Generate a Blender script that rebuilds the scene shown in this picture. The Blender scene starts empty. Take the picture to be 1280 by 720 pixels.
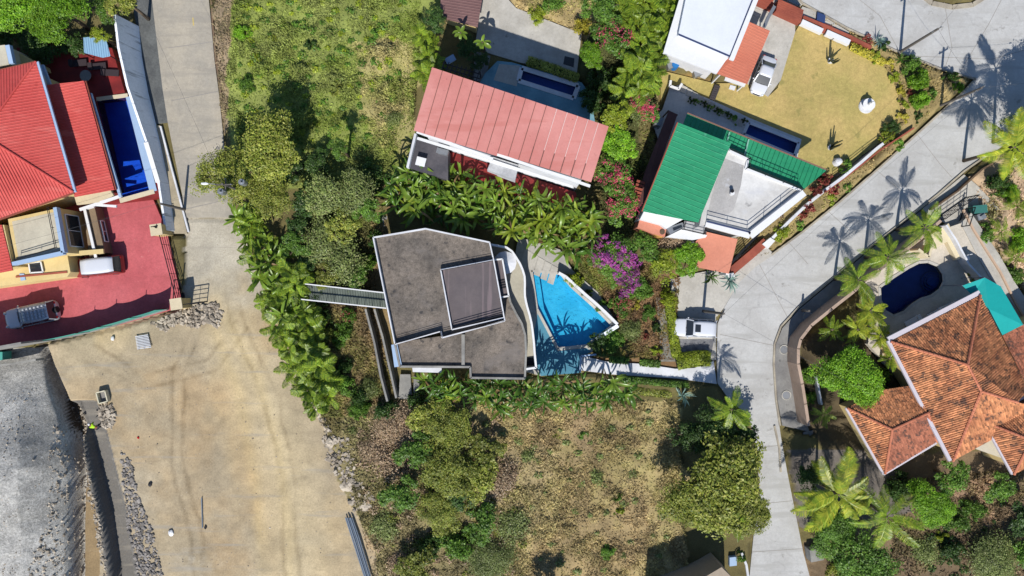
import bpy, bmesh, math, random
import numpy as np
from mathutils import Vector, Matrix
from mathutils.geometry import tessellate_polygon
random.seed(7); RS = np.random.RandomState(7)
C = bpy.context.scene.collection
R_ = math.radians
# ------------------------------------------------------------------ camera, sky, sun
H = 78.0; FP = 858.0                      # camera height in metres, focal length in photo pixels
cam = bpy.data.objects.new('camera', bpy.data.cameras.new('camera')); C.objects.link(cam)
cam.location = (0, 0, H); cam.data.sensor_width = 36; cam.data.lens = FP / 1280 * 36
cam.data.clip_end = 4000; bpy.context.scene.camera = cam
AZ, EL = R_(5), R_(47)
w = bpy.data.worlds.new('World'); bpy.context.scene.world = w; w.use_nodes = True
nt = w.node_tree; sk = nt.nodes.new('ShaderNodeTexSky'); sk.sky_type = 'NISHITA'; sk.sun_disc = False
sk.sun_elevation = EL; sk.sun_rotation = math.pi + AZ
nt.links.new(sk.outputs[0], nt.nodes['Background'].inputs[0]); nt.nodes['Background'].inputs[1].default_value = 0.105; sk.ozone_density = 5; sk.air_density = 1.0; sk.dust_density = .3
sl = bpy.data.lights.new('sun', 'SUN'); sl.energy = 4.9; sl.angle = R_(0.53); sl.color = (1, .965, .905)
so = bpy.data.objects.new('sun', sl); C.objects.link(so)
so.rotation_euler = Vector((math.sin(AZ)*math.cos(EL), math.cos(AZ)*math.cos(EL), -math.sin(EL))).to_track_quat('-Z', 'Y').to_euler()
vs = bpy.context.scene.view_settings; vs.view_transform = 'Standard'; vs.look = 'None'; vs.exposure = 0.3; vs.gamma = 1
# ------------------------------------------------------------------ helpers
def W(px, py, z=0.0): return Vector(((px-640)/FP*(H-z), -(py-360)/FP*(H-z), z))
def PL(poly, z): return [W(a, b, z) for a, b in poly]
def s2l(v):
    v /= 255.0
    return v/12.92 if v <= .04045 else ((v+.055)/1.055)**2.4
def c(r, g, b, k=.68): return (s2l(r)*k, s2l(g)*k, s2l(b)*k, 1)
class MB:
    def __init__(s): s.v = []; s.f = []
    def add(s, vs, fs):
        n = len(s.v); s.v += [tuple(p) for p in vs]; s.f += [tuple(i+n for i in q) for q in fs]; return s
    def box(s, cx, cy, z0, z1, sx, sy, rot=0):
        co, si = math.cos(rot), math.sin(rot); p = []
        for z in (z0, z1):
            for a, b in ((-1,-1),(1,-1),(1,1),(-1,1)):
                x, y = a*sx/2, b*sy/2; p.append((cx+x*co-y*si, cy+x*si+y*co, z))
        return s.add(p, [(3,2,1,0),(4,5,6,7),(0,1,5,4),(1,2,6,5),(2,3,7,6),(3,0,4,7)])
    def prism(s, poly, z0, holes=(), bottom=False):
        # poly: 3d points of the top, walls go straight down to z0
        loops = [[Vector(p) for p in poly]] + [[Vector(p) for p in h] for h in holes]
        flat = [p for l in loops for p in l]
        tris = tessellate_polygon(loops)
        fs = []
        for t in tris:
            a, b, d = (flat[i] for i in t)
            fs.append(tuple(t) if (b-a).cross(d-a).z > 0 else tuple(reversed(t)))
        n = len(flat); s2 = list(flat) + ([Vector((p.x, p.y, z0)) for p in flat] if z0 is not None else [])
        if z0 is not None:
            k = 0
            for li, l in enumerate(loops):
                m = len(l)
                ar = sum(l[i].x*l[(i+1) % m].y-l[(i+1) % m].x*l[i].y for i in range(m))
                for i in range(m):
                    a, b = k+i, k+(i+1) % m
                    q = (a, n+a, n+b, b) if (ar > 0) == (li == 0) else (b, n+b, n+a, a)
                    fs.append(q)
                k += m
            if bottom: fs += [tuple(n+i for i in reversed(f)) for f in fs[:len(tris)]]
        else: s2 = flat
        return s.add(s2, fs)
    def beam(s, a, b, wd, h, up=None):
        a, b = Vector(a), Vector(b); d = (b-a).normalized()
        u = Vector((0,0,1)) if abs(d.z) < .95 else Vector((0,1,0))
        r = d.cross(u).normalized()*wd/2; u2 = r.cross(d).normalized()*h/2
        p = [a-r-u2, a+r-u2, a+r+u2, a-r+u2, b-r-u2, b+r-u2, b+r+u2, b-r+u2]
        return s.add(p, [(0,1,2,3),(7,6,5,4),(0,4,5,1),(1,5,6,2),(2,6,7,3),(3,7,4,0)])
    def path(s, pts, wd, h):
        for a, b in zip(pts[:-1], pts[1:]): s.beam(a, b, wd, h)
        return s
    def tube(s, pts, rad, n=6):
        pts = [Vector(p) for p in pts]; rings = []; vs = []
        if not isinstance(rad, (list, tuple)): rad = [rad]*len(pts)
        for i, p in enumerate(pts):
            d = (pts[min(i+1, len(pts)-1)]-pts[max(i-1, 0)]).normalized()
            u = d.orthogonal().normalized() if i == 0 else (u-d*u.dot(d)).normalized()
            v = d.cross(u)
            for k in range(n):
                t = 2*math.pi*k/n; vs.append(p+(u*math.cos(t)+v*math.sin(t))*rad[i])
        fs = [(i*n+k, i*n+(k+1) % n, (i+1)*n+(k+1) % n, (i+1)*n+k) for i in range(len(pts)-1) for k in range(n)]
        fs += [tuple(reversed(range(n))), tuple((len(pts)-1)*n+k for k in range(n))]
        return s.add(vs, fs)
    def disc(s, cx, cy, z0, z1, r, n=16, r2=None):
        return s.tube([(cx,cy,z0),(cx,cy,z1)], [r, r if r2 is None else r2], n)
    def blob(s, cx, cy, cz, rx, ry, rz, n=2, jit=.15, seed=0, rot=0):
        bm = bmesh.new(); bmesh.ops.create_icosphere(bm, subdivisions=n, radius=1)
        rr = random.Random(seed); co, si = math.cos(rot), math.sin(rot)
        bm.verts.ensure_lookup_table(); vs = []
        for q in bm.verts:
            k = 1+rr.uniform(-jit, jit); x, y, z = q.co.x*rx*k, q.co.y*ry*k, q.co.z*rz*k
            vs.append((cx+x*co-y*si, cy+x*si+y*co, cz+z))
        s.add(vs, [tuple(q.index for q in f.verts) for f in bm.faces]); bm.free(); return s
    def mesh(s, name, mat, smooth=False):
        me = bpy.data.meshes.new(name); me.from_pydata(s.v, [], s.f)
        if mat: me.materials.append(mat)
        if smooth: me.shade_smooth()
        me.update(); return me
    def build(s, name, mat, parent=None, smooth=False, stuff=False, structure=False, label=None, cat=None, group=None, origin=None):
        # vertices are world coordinates; the object's origin goes to its base (or its parent's)
        if not s.v: return None
        base = Vector((0,0,0))
        if parent is not None:
            q = parent
            while q is not None: base += q.location; q = q.parent
        elif origin is not None: base = Vector(origin)
        elif not structure:
            xs, ys, zs = zip(*s.v); base = Vector(((min(xs)+max(xs))/2, (min(ys)+max(ys))/2, min(zs)))
        s.v = [(a-base.x, b-base.y, d-base.z) for a, b, d in s.v]
        o = bpy.data.objects.new(name, s.mesh(name, mat, smooth)); C.objects.link(o)
        if parent is not None: o.parent = parent
        else: o.location = base
        if stuff: o['kind'] = 'stuff'
        if structure: o['kind'] = 'structure'
        tag(o, label, cat, group); return o
def tag(o, label=None, cat=None, group=None, kind=None):
    if label: o['label'] = label
    if cat: o['category'] = cat
    if group: o['group'] = group
    if kind: o['kind'] = kind
    return o
def thing(name, label, cat, loc=(0,0,0), group=None, rz=0):
    o = bpy.data.objects.new(name, None); C.objects.link(o); o.location = loc; o.rotation_euler.z = rz
    o.empty_display_size = .3; return tag(o, label, cat, group)
def inst(name, me, parent, loc=(0,0,0), rot=(0,0,0), sc=(1,1,1)):
    o = bpy.data.objects.new(name, me); C.objects.link(o); o.parent = parent
    o.location = loc; o.rotation_euler = rot; o.scale = sc; return o
def copy_tree(o, parent=None):
    q = o.copy(); C.objects.link(q)
    if parent is not None: q.parent = parent
    for ch in o.children: copy_tree(ch, q)
    return q
ORD = ['first','second','third','fourth','fifth','sixth','seventh','eighth','ninth','tenth','eleventh','twelfth','thirteenth','fourteenth','fifteenth','sixteenth','seventeenth','eighteenth','nineteenth','twentieth']
# ------------------------------------------------------------------ materials
MATS = {}
def mat(name, col, col2=None, sc=1.0, rough=.8, bump=0, var=.25, spots=None, metal=0, island=0, wave=None, attr=None, spec=.3, streak=None, crack=None):
    if name in MATS: return MATS[name]
    m = bpy.data.materials.new(name); m.use_nodes = True; t = m.node_tree; N = t.nodes; L = t.links
    b = N['Principled BSDF']; b.inputs['Roughness'].default_value = rough; b.inputs['Metallic'].default_value = metal
    b.inputs['Specular IOR Level'].default_value = spec
    geo = N.new('ShaderNodeNewGeometry')
    def noise(scale, det=6, rough_=.6, vec=None):
        n = N.new('ShaderNodeTexNoise'); n.inputs['Scale'].default_value = scale; n.inputs['Detail'].default_value = det
        n.inputs['Roughness'].default_value = rough_; L.new(vec or geo.outputs['Position'], n.inputs['Vector']); return n.outputs['Fac']
    def mr(x, a, b2, c1, d):
        n = N.new('ShaderNodeMapRange'); L.new(x, n.inputs[0])
        for i, q in enumerate((a, b2, c1, d)): n.inputs[i+1].default_value = q
        return n.outputs[0]
    def mix(f, a, b2, mode='MIX'):
        n = N.new('ShaderNodeMix'); n.data_type = 'RGBA'; n.blend_type = mode
        for idx, q in ((0, f), (6, a), (7, b2)):
            if isinstance(q, (tuple, float, int)): n.inputs[idx].default_value = q
            else: L.new(q, n.inputs[idx])
        return n.outputs[2]
    if attr:
        a = N.new('ShaderNodeAttribute'); a.attribute_name = attr; base = a.outputs['Color']
    else: base = col
    if col2: base = mix(mr(noise(sc*.35), .38, .62, 0, 1), base, col2)
    if var:
        g = mr(noise(sc*3, 8, .7), .25, .75, 1-var, 1+var); base = mix(1.0, base, comb(N, L, g), 'MULTIPLY')
        g = mr(noise(sc*11, 4, .7), .3, .7, 1-var*.8, 1+var*.8); base = mix(1.0, base, comb(N, L, g), 'MULTIPLY')
        g = mr(noise(sc*.12, 3), .3, .7, 1-var*.6, 1+var*.6); base = mix(1.0, base, comb(N, L, g), 'MULTIPLY')
    if island:
        g = mr(geo.outputs['Random Per Island'], 0, 1, 1-island, 1+island); base = mix(1.0, base, comb(N, L, g), 'MULTIPLY')
    if spots:
        scol, ssc, thr = spots; base = mix(mr(noise(ssc, 5, .65), thr, thr+.06, 0, .8), base, scol)
    if streak:                                    # (colour, angle, scale along, scale across, threshold)
        mp = N.new('ShaderNodeMapping'); L.new(geo.outputs['Position'], mp.inputs['Vector'])
        mp.inputs['Rotation'].default_value[2] = streak[1]; mp.inputs['Scale'].default_value = (streak[2], streak[3], .2)
        base = mix(mr(noise(1, 4, .6, mp.outputs[0]), streak[4], streak[4]+.12, 0, .7), base, streak[0])
    if crack:                                     # (colour, scale, width): thin wandering cracks
        nz = N.new('ShaderNodeTexNoise'); nz.inputs['Scale'].default_value = .8; nz.inputs['Detail'].default_value = 5; L.new(geo.outputs['Position'], nz.inputs['Vector'])
        va = N.new('ShaderNodeVectorMath'); va.operation = 'MULTIPLY_ADD'; L.new(nz.outputs['Color'], va.inputs[0]); va.inputs[1].default_value = (2.4,2.4,0); L.new(geo.outputs['Position'], va.inputs[2])
        vo = N.new('ShaderNodeTexVoronoi'); vo.feature = 'DISTANCE_TO_EDGE'; vo.inputs['Scale'].default_value = crack[1]; L.new(va.outputs[0], vo.inputs['Vector'])
        mm = N.new('ShaderNodeMath'); mm.operation = 'MULTIPLY'; L.new(mr(vo.outputs['Distance'], 0, crack[2], .17, 0), mm.inputs[0]); L.new(mr(noise(.25, 3), .45, .55, 0, 1), mm.inputs[1]); base = mix(mm.outputs[0], base, crack[0])
    if isinstance(base, tuple): b.inputs['Base Color'].default_value = base
    else: L.new(base, b.inputs['Base Color'])
    if bump:
        bp = N.new('ShaderNodeBump'); bp.inputs['Distance'].default_value = bump; bp.inputs['Strength'].default_value = .9
        L.new(noise(sc*6, 8, .75), bp.inputs['Height']); L.new(bp.outputs[0], b.inputs['Normal'])
    MATS[name] = m; return m
def comb(N, L, x):
    n = N.new('ShaderNodeCombineColor')
    for i in range(3): L.new(x, n.inputs[i])
    return n.outputs[0]
def leafmat(name, cols, rough=.5, trans=.35, attr=None, var=1.0):
    # colour differs leaf by leaf (Random Per Island) and a little from plant to plant
    m = bpy.data.materials.new(name); m.use_nodes = True; t = m.node_tree; N = t.nodes; L = t.links
    b = N['Principled BSDF']; b.inputs['Roughness'].default_value = rough; b.inputs['Specular IOR Level'].default_value = .35
    geo = N.new('ShaderNodeNewGeometry')
    if attr:
        a = N.new('ShaderNodeAttribute'); a.attribute_name = attr; col = a.outputs['Color']
    else:
        r = N.new('ShaderNodeValToRGB'); L.new(geo.outputs['Random Per Island'], r.inputs[0])
        while len(r.color_ramp.elements) < len(cols): r.color_ramp.elements.new(.5)
        for i, e in enumerate(r.color_ramp.elements): e.position = i/(len(cols)-1); e.color = cols[i]
        col = r.outputs[0]
    oi = N.new('ShaderNodeObjectInfo'); mr = N.new('ShaderNodeMapRange'); L.new(oi.outputs['Random'], mr.inputs[0])
    mr.inputs[3].default_value = .8; mr.inputs[4].default_value = 1.2
    mx = N.new('ShaderNodeMix'); mx.data_type = 'RGBA'; mx.blend_type = 'MULTIPLY'; mx.inputs[0].default_value = 1
    L.new(col, mx.inputs[6]); L.new(comb(N, L, mr.outputs[0]), mx.inputs[7])
    nz = N.new('ShaderNodeTexNoise'); nz.inputs['Scale'].default_value = .9; nz.inputs['Detail'].default_value = 3
    L.new(geo.outputs['Position'], nz.inputs['Vector']); m3 = N.new('ShaderNodeMapRange'); L.new(nz.outputs['Fac'], m3.inputs[0])
    m3.inputs[1].default_value = .3; m3.inputs[2].default_value = .7; m3.inputs[3].default_value = .65; m3.inputs[4].default_value = 1.35
    m4 = N.new('ShaderNodeMix'); m4.data_type = 'RGBA'; m4.blend_type = 'MULTIPLY'; m4.inputs[0].default_value = 1
    L.new(mx.outputs[2], m4.inputs[6]); L.new(comb(N, L, m3.outputs[0]), m4.inputs[7])
    L.new(m4.outputs[2], b.inputs['Base Color'])
    tr = N.new('ShaderNodeBsdfTranslucent'); L.new(m4.outputs[2], tr.inputs[0])
    ms = N.new('ShaderNodeMixShader'); ms.inputs[0].default_value = trans
    L.new(b.outputs[0], ms.inputs[1]); L.new(tr.outputs[0], ms.inputs[2]); L.new(ms.outputs[0], N['Material Output'].inputs[0])
    MATS[name] = m; return m
def watermat(name, tint):
    m = bpy.data.materials.new(name); m.use_nodes = True; t = m.node_tree; N = t.nodes; L = t.links
    N.remove(N['Principled BSDF'])
    tb = N.new('ShaderNodeBsdfTransparent'); tb.inputs[0].default_value = tint
    gl = N.new('ShaderNodeBsdfGlossy'); gl.inputs['Roughness'].default_value = .05
    fr = N.new('ShaderNodeFresnel'); fr.inputs[0].default_value = 1.33
    nz = N.new('ShaderNodeTexNoise'); nz.inputs['Scale'].default_value = 2.2; nz.inputs['Detail'].default_value = 3
    g = N.new('ShaderNodeNewGeometry'); L.new(g.outputs['Position'], nz.inputs['Vector'])
    bp = N.new('ShaderNodeBump'); bp.inputs['Distance'].default_value = .05; L.new(nz.outputs['Fac'], bp.inputs['Height'])
    L.new(bp.outputs[0], gl.inputs['Normal']); L.new(bp.outputs[0], fr.inputs['Normal'])
    ms = N.new('ShaderNodeMixShader'); L.new(fr.outputs[0], ms.inputs[0]); L.new(tb.outputs[0], ms.inputs[1]); L.new(gl.outputs[0], ms.inputs[2])
    L.new(ms.outputs[0], N['Material Output'].inputs[0]); return m
WATER = watermat('pool_water', (.8, .94, .97, 1)); WATER_DK = watermat('deep_pool_water', (.7, .84, .95, 1))
def glassy(name, col, rough=.08): return mat(name, col, rough=rough, var=0, spec=.6)
M_CONC = mat('road_concrete', c(202,201,198), c(190,188,184), .9, .9, .01, .1, spots=(c(156,153,147), .6, .62), streak=(c(180,178,173), R_(50), .1, .9, .52), crack=(c(110,106,100), .16, .012))
M_CONC_W = mat('west_road_concrete', c(190,180,162), c(172,165,152), .8, .9, .01, .13, spots=(c(140,134,122), .7, .66), streak=(c(164,157,145), R_(80), .12, .9, .5), crack=(c(100,94,84), .2, .014))
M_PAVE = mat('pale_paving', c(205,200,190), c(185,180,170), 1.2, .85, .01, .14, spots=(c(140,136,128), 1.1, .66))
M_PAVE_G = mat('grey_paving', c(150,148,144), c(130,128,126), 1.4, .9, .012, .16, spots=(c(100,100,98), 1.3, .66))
M_KERB = mat('kerb_concrete', c(190,180,160), c(160,150,135), 2, .9, .01, .15)
M_WHITE = mat('white_paint', c(240,240,240), None, 1, .6, 0, .06, spots=(c(190,190,188), 1.2, .7))
M_WHITEB = mat('white_render', c(235,236,240), c(215,216,220), 1.2, .8, .004, .06, spots=(c(165,165,165), 1.0, .68))
M_STAINW = mat('stained_white_render', c(244,246,250,.85), c(232,236,242,.85), .9, .85, .006, .1, streak=(c(120,120,118), R_(-15), .35, 2.2, .58))
M_CREAM = mat('cream_render', c(232,208,150), c(222,196,135), 1, .8, .004, .07, spots=(c(190,165,110), 1.2, .7))
M_BLUE = mat('pale_blue_paint', c(170,195,225), None, 1, .6, 0, .06)
M_BLACK = mat('black_iron', c(38,38,42), None, 1, .5, 0, 0, metal=.3)
M_REDFLOOR = mat('red_painted_concrete', c(206,106,110), c(190,92,96), .5, .75, .004, .16, spots=(c(222,160,150), 1.6, .68), streak=(c(178,88,88), R_(20), .3, 1.2, .6))
M_REDTILE = mat('dark_red_tiles', c(150,48,46), c(120,38,38), 2, .6, .004, .15)
M_REDROOF = mat('red_sheet_roof', c(222,98,90), c(210,84,78), .5, .5, 0, .1, spots=(c(196,74,68), .6, .64), streak=(c(230,122,112), R_(75), .2, .9, .58))
M_PINKROOF = mat('faded_red_roof', c(212,142,134), c(200,126,118), .5, .6, 0, .06, spots=(c(120,62,58), 2.6, .66), streak=(c(196,118,108), R_(72), .12, .8, .54))
M_BROWNROOF = mat('brown_sheet_roof', c(138,104,100), c(124,92,90), .6, .6, 0, .08)
M_GREENROOF = mat('green_sheet_roof', c(48,152,106), c(56,162,116), .4, .5, 0, .12, spots=(c(100,182,146), 1.1, .64), streak=(c(36,134,98), R_(-20), .2, .9, .58))
M_SALMON = mat('salmon_roof', c(222,146,120), c(212,136,110), .5, .7, 0, .09, spots=(c(205,128,104), 1, .68))
M_TERRA = mat('terracotta_sheet_roof', c(202,118,94), c(212,130,104), .5, .7, 0, .07)
M_GRAVELROOF = mat('dark_gravel_roof', c(138,127,116), c(108,101,94), .8, .95, .05, .42, island=0, spots=(c(60,60,62), 1.1, .6), streak=(c(134,126,120), R_(10), .25, .4, .56))
M_PENT = mat('brown_grey_metal_roof', c(112,102,102), c(98,90,92), .8, .6, 0, .08, streak=(c(138,122,124), R_(2), 2.4, .1, .55))
M_LAWN = mat('dry_golden_lawn', c(202,176,112), c(180,164,98), .7, .95, .03, .2, spots=(c(156,146,86), .45, .6))
M_SOIL = mat('garden_soil', c(150,112,80), c(110,84,62), 1.5, .95, .03, .3)
M_BRICK = mat('brick_red_render', c(172,92,72), c(150,78,62), 1.5, .8, .01, .15)
M_GLASS = glassy('dark_window_glass', (.02,.024,.03,1))
M_WOOD = mat('weathered_wood', c(120,98,76), c(96,78,62), 3, .8, .01, .2)
M_TANWALL = mat('tan_render', c(196,170,150), c(180,155,136), 1.2, .85, .006, .12)
M_METAL = mat('galvanised_metal', c(175,178,182), None, 2, .4, 0, .1, metal=.6)
M_STEP = mat('stair_concrete', c(120,128,118), c(98,106,98), 2, .9, .01, .15)
M_TRUNK = mat('bark', c(120,104,86), c(90,78,64), 3, .9, .02, .2)
M_TILE = mat('terracotta_tile', c(214,146,100), c(178,114,78), 1.4, .8, 0, .2, island=.5, spots=(c(74,60,54), 1.3, .55))
M_TILE2 = mat('aged_terracotta_tile', c(176,112,86), c(154,96,74), 1.4, .8, 0, .12, island=.42, spots=(c(80,66,60), 1.5, .54))
M_RIDGE = mat('ridge_tile', c(214,136,104), c(196,118,88), 2, .8, 0, .12)
M_STONE = mat('loose_stone', c(188,176,158), c(160,148,132), 2, .9, 0, .15, island=.5)
M_STONE_D = mat('dark_rubble', c(140,134,128), None, 2, .9, 0, .15, island=.5)
M_RAW = mat('raw_concrete', c(160,158,152), c(136,134,130), 1.4, .9, .012, .15, spots=(c(100,98,94), 1.2, .64))
# ------------------------------------------------------------------ setting: pixel-space outlines at ground level
def vnoise(x, y, seed=0):
    xi = np.floor(x).astype(int); yi = np.floor(y).astype(int); xf = x-xi; yf = y-yi
    def h(a, b):
        n = (a*374761393+b*668265263+seed*2147483) & 0x7fffffff
        n = ((n ^ (n >> 13))*1274126177) & 0x7fffffff
        return (n & 0xffff)/65535.0
    u = xf*xf*(3-2*xf); v = yf*yf*(3-2*yf)
    return (h(xi,yi)*(1-u)+h(xi+1,yi)*u)*(1-v)+(h(xi,yi+1)*(1-u)+h(xi+1,yi+1)*u)*v
def fbm(x, y, s, seed=0, o=4):
    r = 0; a = .5; t = 0
    for i in range(o): r = r+a*vnoise(x/s*2**i, y/s*2**i, seed+i); t += a; a *= .55
    return r/t
def inpoly(x, y, poly):
    r = np.zeros(x.shape, bool); n = len(poly)
    for i in range(n):
        x1, y1 = poly[i]; x2, y2 = poly[(i+1) % n]
        k = ((y1 > y) != (y2 > y)) & (x < (x2-x1)*(y-y1)/((y2-y1) if y2 != y1 else 1e-9)+x1); r ^= k
    return r
def dline(x, y, pts):
    d = np.full(x.shape, 1e9)
    for (x1, y1), (x2, y2) in zip(pts[:-1], pts[1:]):
        L2 = (x2-x1)**2+(y2-y1)**2; t = np.clip(((x-x1)*(x2-x1)+(y-y1)*(y2-y1))/L2, 0, 1)
        d = np.minimum(d, np.hypot(x-x1-t*(x2-x1), y-y1-t*(y2-y1)))
    return d
LEFT_ROAD = [(178,-60),(190,0),(197,60),(203,110),(210,155),(219,200),(228,245),(231,272),(295,272),(288,245),(282,205),(278,160),(274,120),(268,75),(264,30),(261,0),(258,-60)]
ROAD = [(965,-60),(985,-14),(1003,4),(1060,36),(1125,66),(1180,88),(1219,99),(1207,112),(1150,164),(1100,209),(1050,252),(1003,290),(965,318),(945,330),(925,352),(905,385),(897,405),(896,450),(897,479),(912,500),(936,520),(946,560),(950,620),(942,670),(935,740),(933,790),(1022,790),(1016,735),(1004,690),(994,640),(984,590),(976,545),(970,500),(967,455),(968,430),(976,408),(998,384),(1036,352),(1086,310),(1148,262),(1172,243),(1205,214),(1250,185),(1345,120),(1345,-60),(1242,-60),(1238,-8),(1216,6),(1190,9),(1165,4),(1150,-8),(1146,-60)]
SHEETS = []
def sheet(name, poly, z, m, holes=(), thick=.3, structure=True, parent=None, label=None, cat=None):
    SHEETS.append(poly)
    mb = MB().prism(PL(poly, z), z-thick, [PL(h, z) for h in holes])
    return mb.build(name, m, parent, structure=structure and parent is None, label=label, cat=cat)
left_road = sheet('left_road', LEFT_ROAD, .05, M_CONC_W)
road = sheet('right_road', ROAD, .05, M_CONC)
jm = mat('joint_tar', c(160,154,146), None, 1, .9, 0, .1)
def strip(pts, wd, z, m, name, parent=None, h=.006, **k):
    mb = MB(); pts = PL(pts, z)
    for a, b in zip(pts[:-1], pts[1:]): mb.beam(a, b, wd, h)
    return mb.build(name, m, parent, **k)
for q in ([(214,126),(273,114)], [(229,262),(291,248)], [(210,60),(267,52)]): strip(q, .09, .056, jm, 'expansion_joint', left_road)
for q in ([(968,432),(900,418)], [(1095,212),(1125,238)], [(1145,166),(1175,205),(1190,222)], [(1035,264),(1062,288)], [(985,302),(1010,330)], [(948,328),(985,398)], [(946,560),(980,556)], [(950,630),(990,626)], [(940,690),(1003,686)], [(1200,90),(1236,30),(1262,-20)], [(1140,70),(1240,74),(1290,60)], [(1180,0),(1190,60),(1180,88)],[(1075,0),(1100,20),(1125,66)]): strip(q, .05, .056, jm, 'expansion_joint', road)
ty = mat('faded_yellow_paint', c(215,190,110), None, 3, .8, 0, .2)
strip([(241,22),(242,32)], .12, .058, ty, 'centre_line', left_road)
# kerbs
def kerb(pts, label, wd=.2, h=.14, m=M_KERB):
    mb = MB(); mb.path(PL(pts, h/2+.05), wd, h+.02)
    return mb.build('kerb', m, structure=True, label=label)
kerb([(985,-14),(1003,4),(1060,36),(1125,66),(1180,88),(1219,99),(1207,112),(1150,164),(1100,209),(1050,252),(1003,290),(965,318)], 'pale kerb round the dry corner garden')
kerb([(1238,-8),(1216,6),(1190,9),(1165,4),(1150,-8)], 'curved kerb of the round island at the top edge', .5)
kerb([(967,455),(968,430),(976,408),(998,384),(1036,352),(1086,310),(1148,262),(1172,243),(1205,214),(1228,198)], 'pale kerb curving along the east side of the road')
kerb([(967,455),(970,500),(975,532)], 'straight kerb beside the grey pavement strip')
kerb([(201,158),(212,200),(224,245),(236,290)], 'white kerb beside the west road', .2, .2, M_WHITEB)
kerb([(262,-40),(266,30),(270,75),(277,120),(283,155)], 'thin brown kerb on the east edge of the west road', .18, .12, mat('brown_kerb', c(130,108,88), None, 2, .9, .01, .2))
# pavements, drives, decks -------------------------------------------------------
sheet('west_footway', [(190,156),(201,157),(234,292),(210,292)], .12, mat('tan_footway', c(186,172,146), c(168,156,132), 1.5, .9, .01, .15))
sheet('west_gutter', [(160,-60),(183,-60),(193,10),(199,60),(205,110),(210,153),(186,156),(176,60),(164,0)], .03, mat('damp_gutter_concrete', c(112,114,112), c(92,94,94), 1.5, .8, .02, .25))  # shadow at the foot of the wall put into the darker grey
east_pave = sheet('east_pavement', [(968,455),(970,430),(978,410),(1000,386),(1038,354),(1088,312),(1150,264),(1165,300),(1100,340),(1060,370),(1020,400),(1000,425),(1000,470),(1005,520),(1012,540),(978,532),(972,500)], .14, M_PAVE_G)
parking = sheet('parking_pad', [(838,349),(855,345),(895,395),(895,450),(845,452),(842,420)], .06, M_PAVE)
cob = sheet('cobble_strip', [(843,424),(893,424),(888,447),(843,449)], .075, mat('cobble', c(140,140,142), c(110,110,114), 5, .9, .04, .4), thick=.02)
sheet('drive_apron', [(852,345),(940,328),(925,352),(904,386),(896,396)], .07, M_PAVE)
sheet('green_house_apron', [(912,330),(950,300),(968,318),(945,333),(925,352),(906,344)], .075, M_PAVE)
white_path = sheet('white_path', [(726,444),(758,452),(804,455),(844,461),(868,460),(892,451),(896,480),(846,473),(765,468),(726,463)], .09, M_WHITEB)
sheet('gravel_path', [(820,372),(832,372),(840,402),(846,452),(826,452),(824,410)], .08, mat('fine_gravel', c(150,146,136), c(126,122,112), 5, .95, .02, .3))
LAWN = [(826,88),(893,104),(934,104),(960,121),(972,110),(994,40),(1000,30),(1030,42),(1065,55),(1095,72),(1112,92),(1122,115),(1126,145),(1116,168),(1090,195),(1055,212),(1038,222),(1000,215),(990,197),(1000,178),(936,150),(905,132),(873,118),(852,105),(837,108),(826,128)]
sheet('lawn', LAWN, .06, M_LAWN)
sheet('white_house_drive', [(948,-40),(1010,-40),(1003,6),(973,17),(994,27),(994,40),(976,100),(960,121),(933,104),(945,60),(930,25)], .1, M_PAVE)
sheet('front_pads', [(1003,8),(1015,12),(1062,40),(1048,54),(1028,42),(1005,30),(996,22)], .12, M_PAVE)
sheet('court', [(604,-60),(640,-60),(636,0),(645,10),(727,42),(721,92),(650,78),(610,66),(594,55),(598,30)], .08, M_PAVE)
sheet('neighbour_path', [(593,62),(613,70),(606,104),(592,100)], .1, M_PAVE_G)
POOLC = [(652,85),(723,107),(717,123),(648,101)]
def grow(poly, k):
    cx = sum(p[0] for p in poly)/len(poly); cy = sum(p[1] for p in poly)/len(poly)
    return [(cx+(x-cx)*(1+k/max(1e-3, math.hypot(x-cx, y-cy))), cy+(y-cy)*(1+k/max(1e-3, math.hypot(x-cx, y-cy)))) for x, y in poly]
sheet('north_pool_deck', [(622,76),(640,78),(727,103),(738,118),(745,160),(700,150),(596,110),(606,92)], .3, mat('blue_grey_tiles', c(130,176,190), c(110,156,172), 2, .6, .004, .12), holes=[POOLC])
sheet('north_pool_paving', [(624,80),(650,82),(646,108),(617,100)], .304, M_PAVE, thick=.002)
POOLB = [(664,338),(701,342),(714,358),(742,383),(766,407),(733,432),(697,436),(671,386)]
sheet('central_pool_deck', [(648,296),(700,312),(716,338),(748,366),(774,408),(740,440),(726,446),(726,466),(676,470),(640,460),(646,400),(640,340)], .3, M_PAVE_G if False else mat('deck_stone', c(192,188,178), c(172,168,160), 1.2, .8, .006, .14, spots=(c(130,128,122), 1, .66)), holes=[POOLB])
sheet('teal_deck', [(672,392),(697,439),(733,435),(740,440),(726,446),(726,466),(676,470),(663,440)], .306, mat('teal_deck_paint', c(88,150,172), c(74,134,158), 1.2, .7, .003, .12), thick=.004)  # hedge shade over this deck corner painted in as a teal sheet
POOLD = [(936,153),(999,178),(993,195),(929,168)]
sheet('green_house_terrace', [(837,110),(852,105),(873,118),(905,132),(936,147),(1002,174),(996,200),(928,175),(880,200),(828,190),(815,150),(828,137)], .35, mat('pale_terrace', c(220,220,218), c(204,204,202), 1.2, .85, .006, .12), holes=[POOLD])
POOLF = [(1099,359),(1117,346),(1136,334),(1148,328),(1160,327),(1172,332),(1179,342),(1180,352),(1175,362),(1164,370),(1151,374),(1140,381),(1130,390),(1117,395),(1106,389),(1100,375)]
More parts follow.
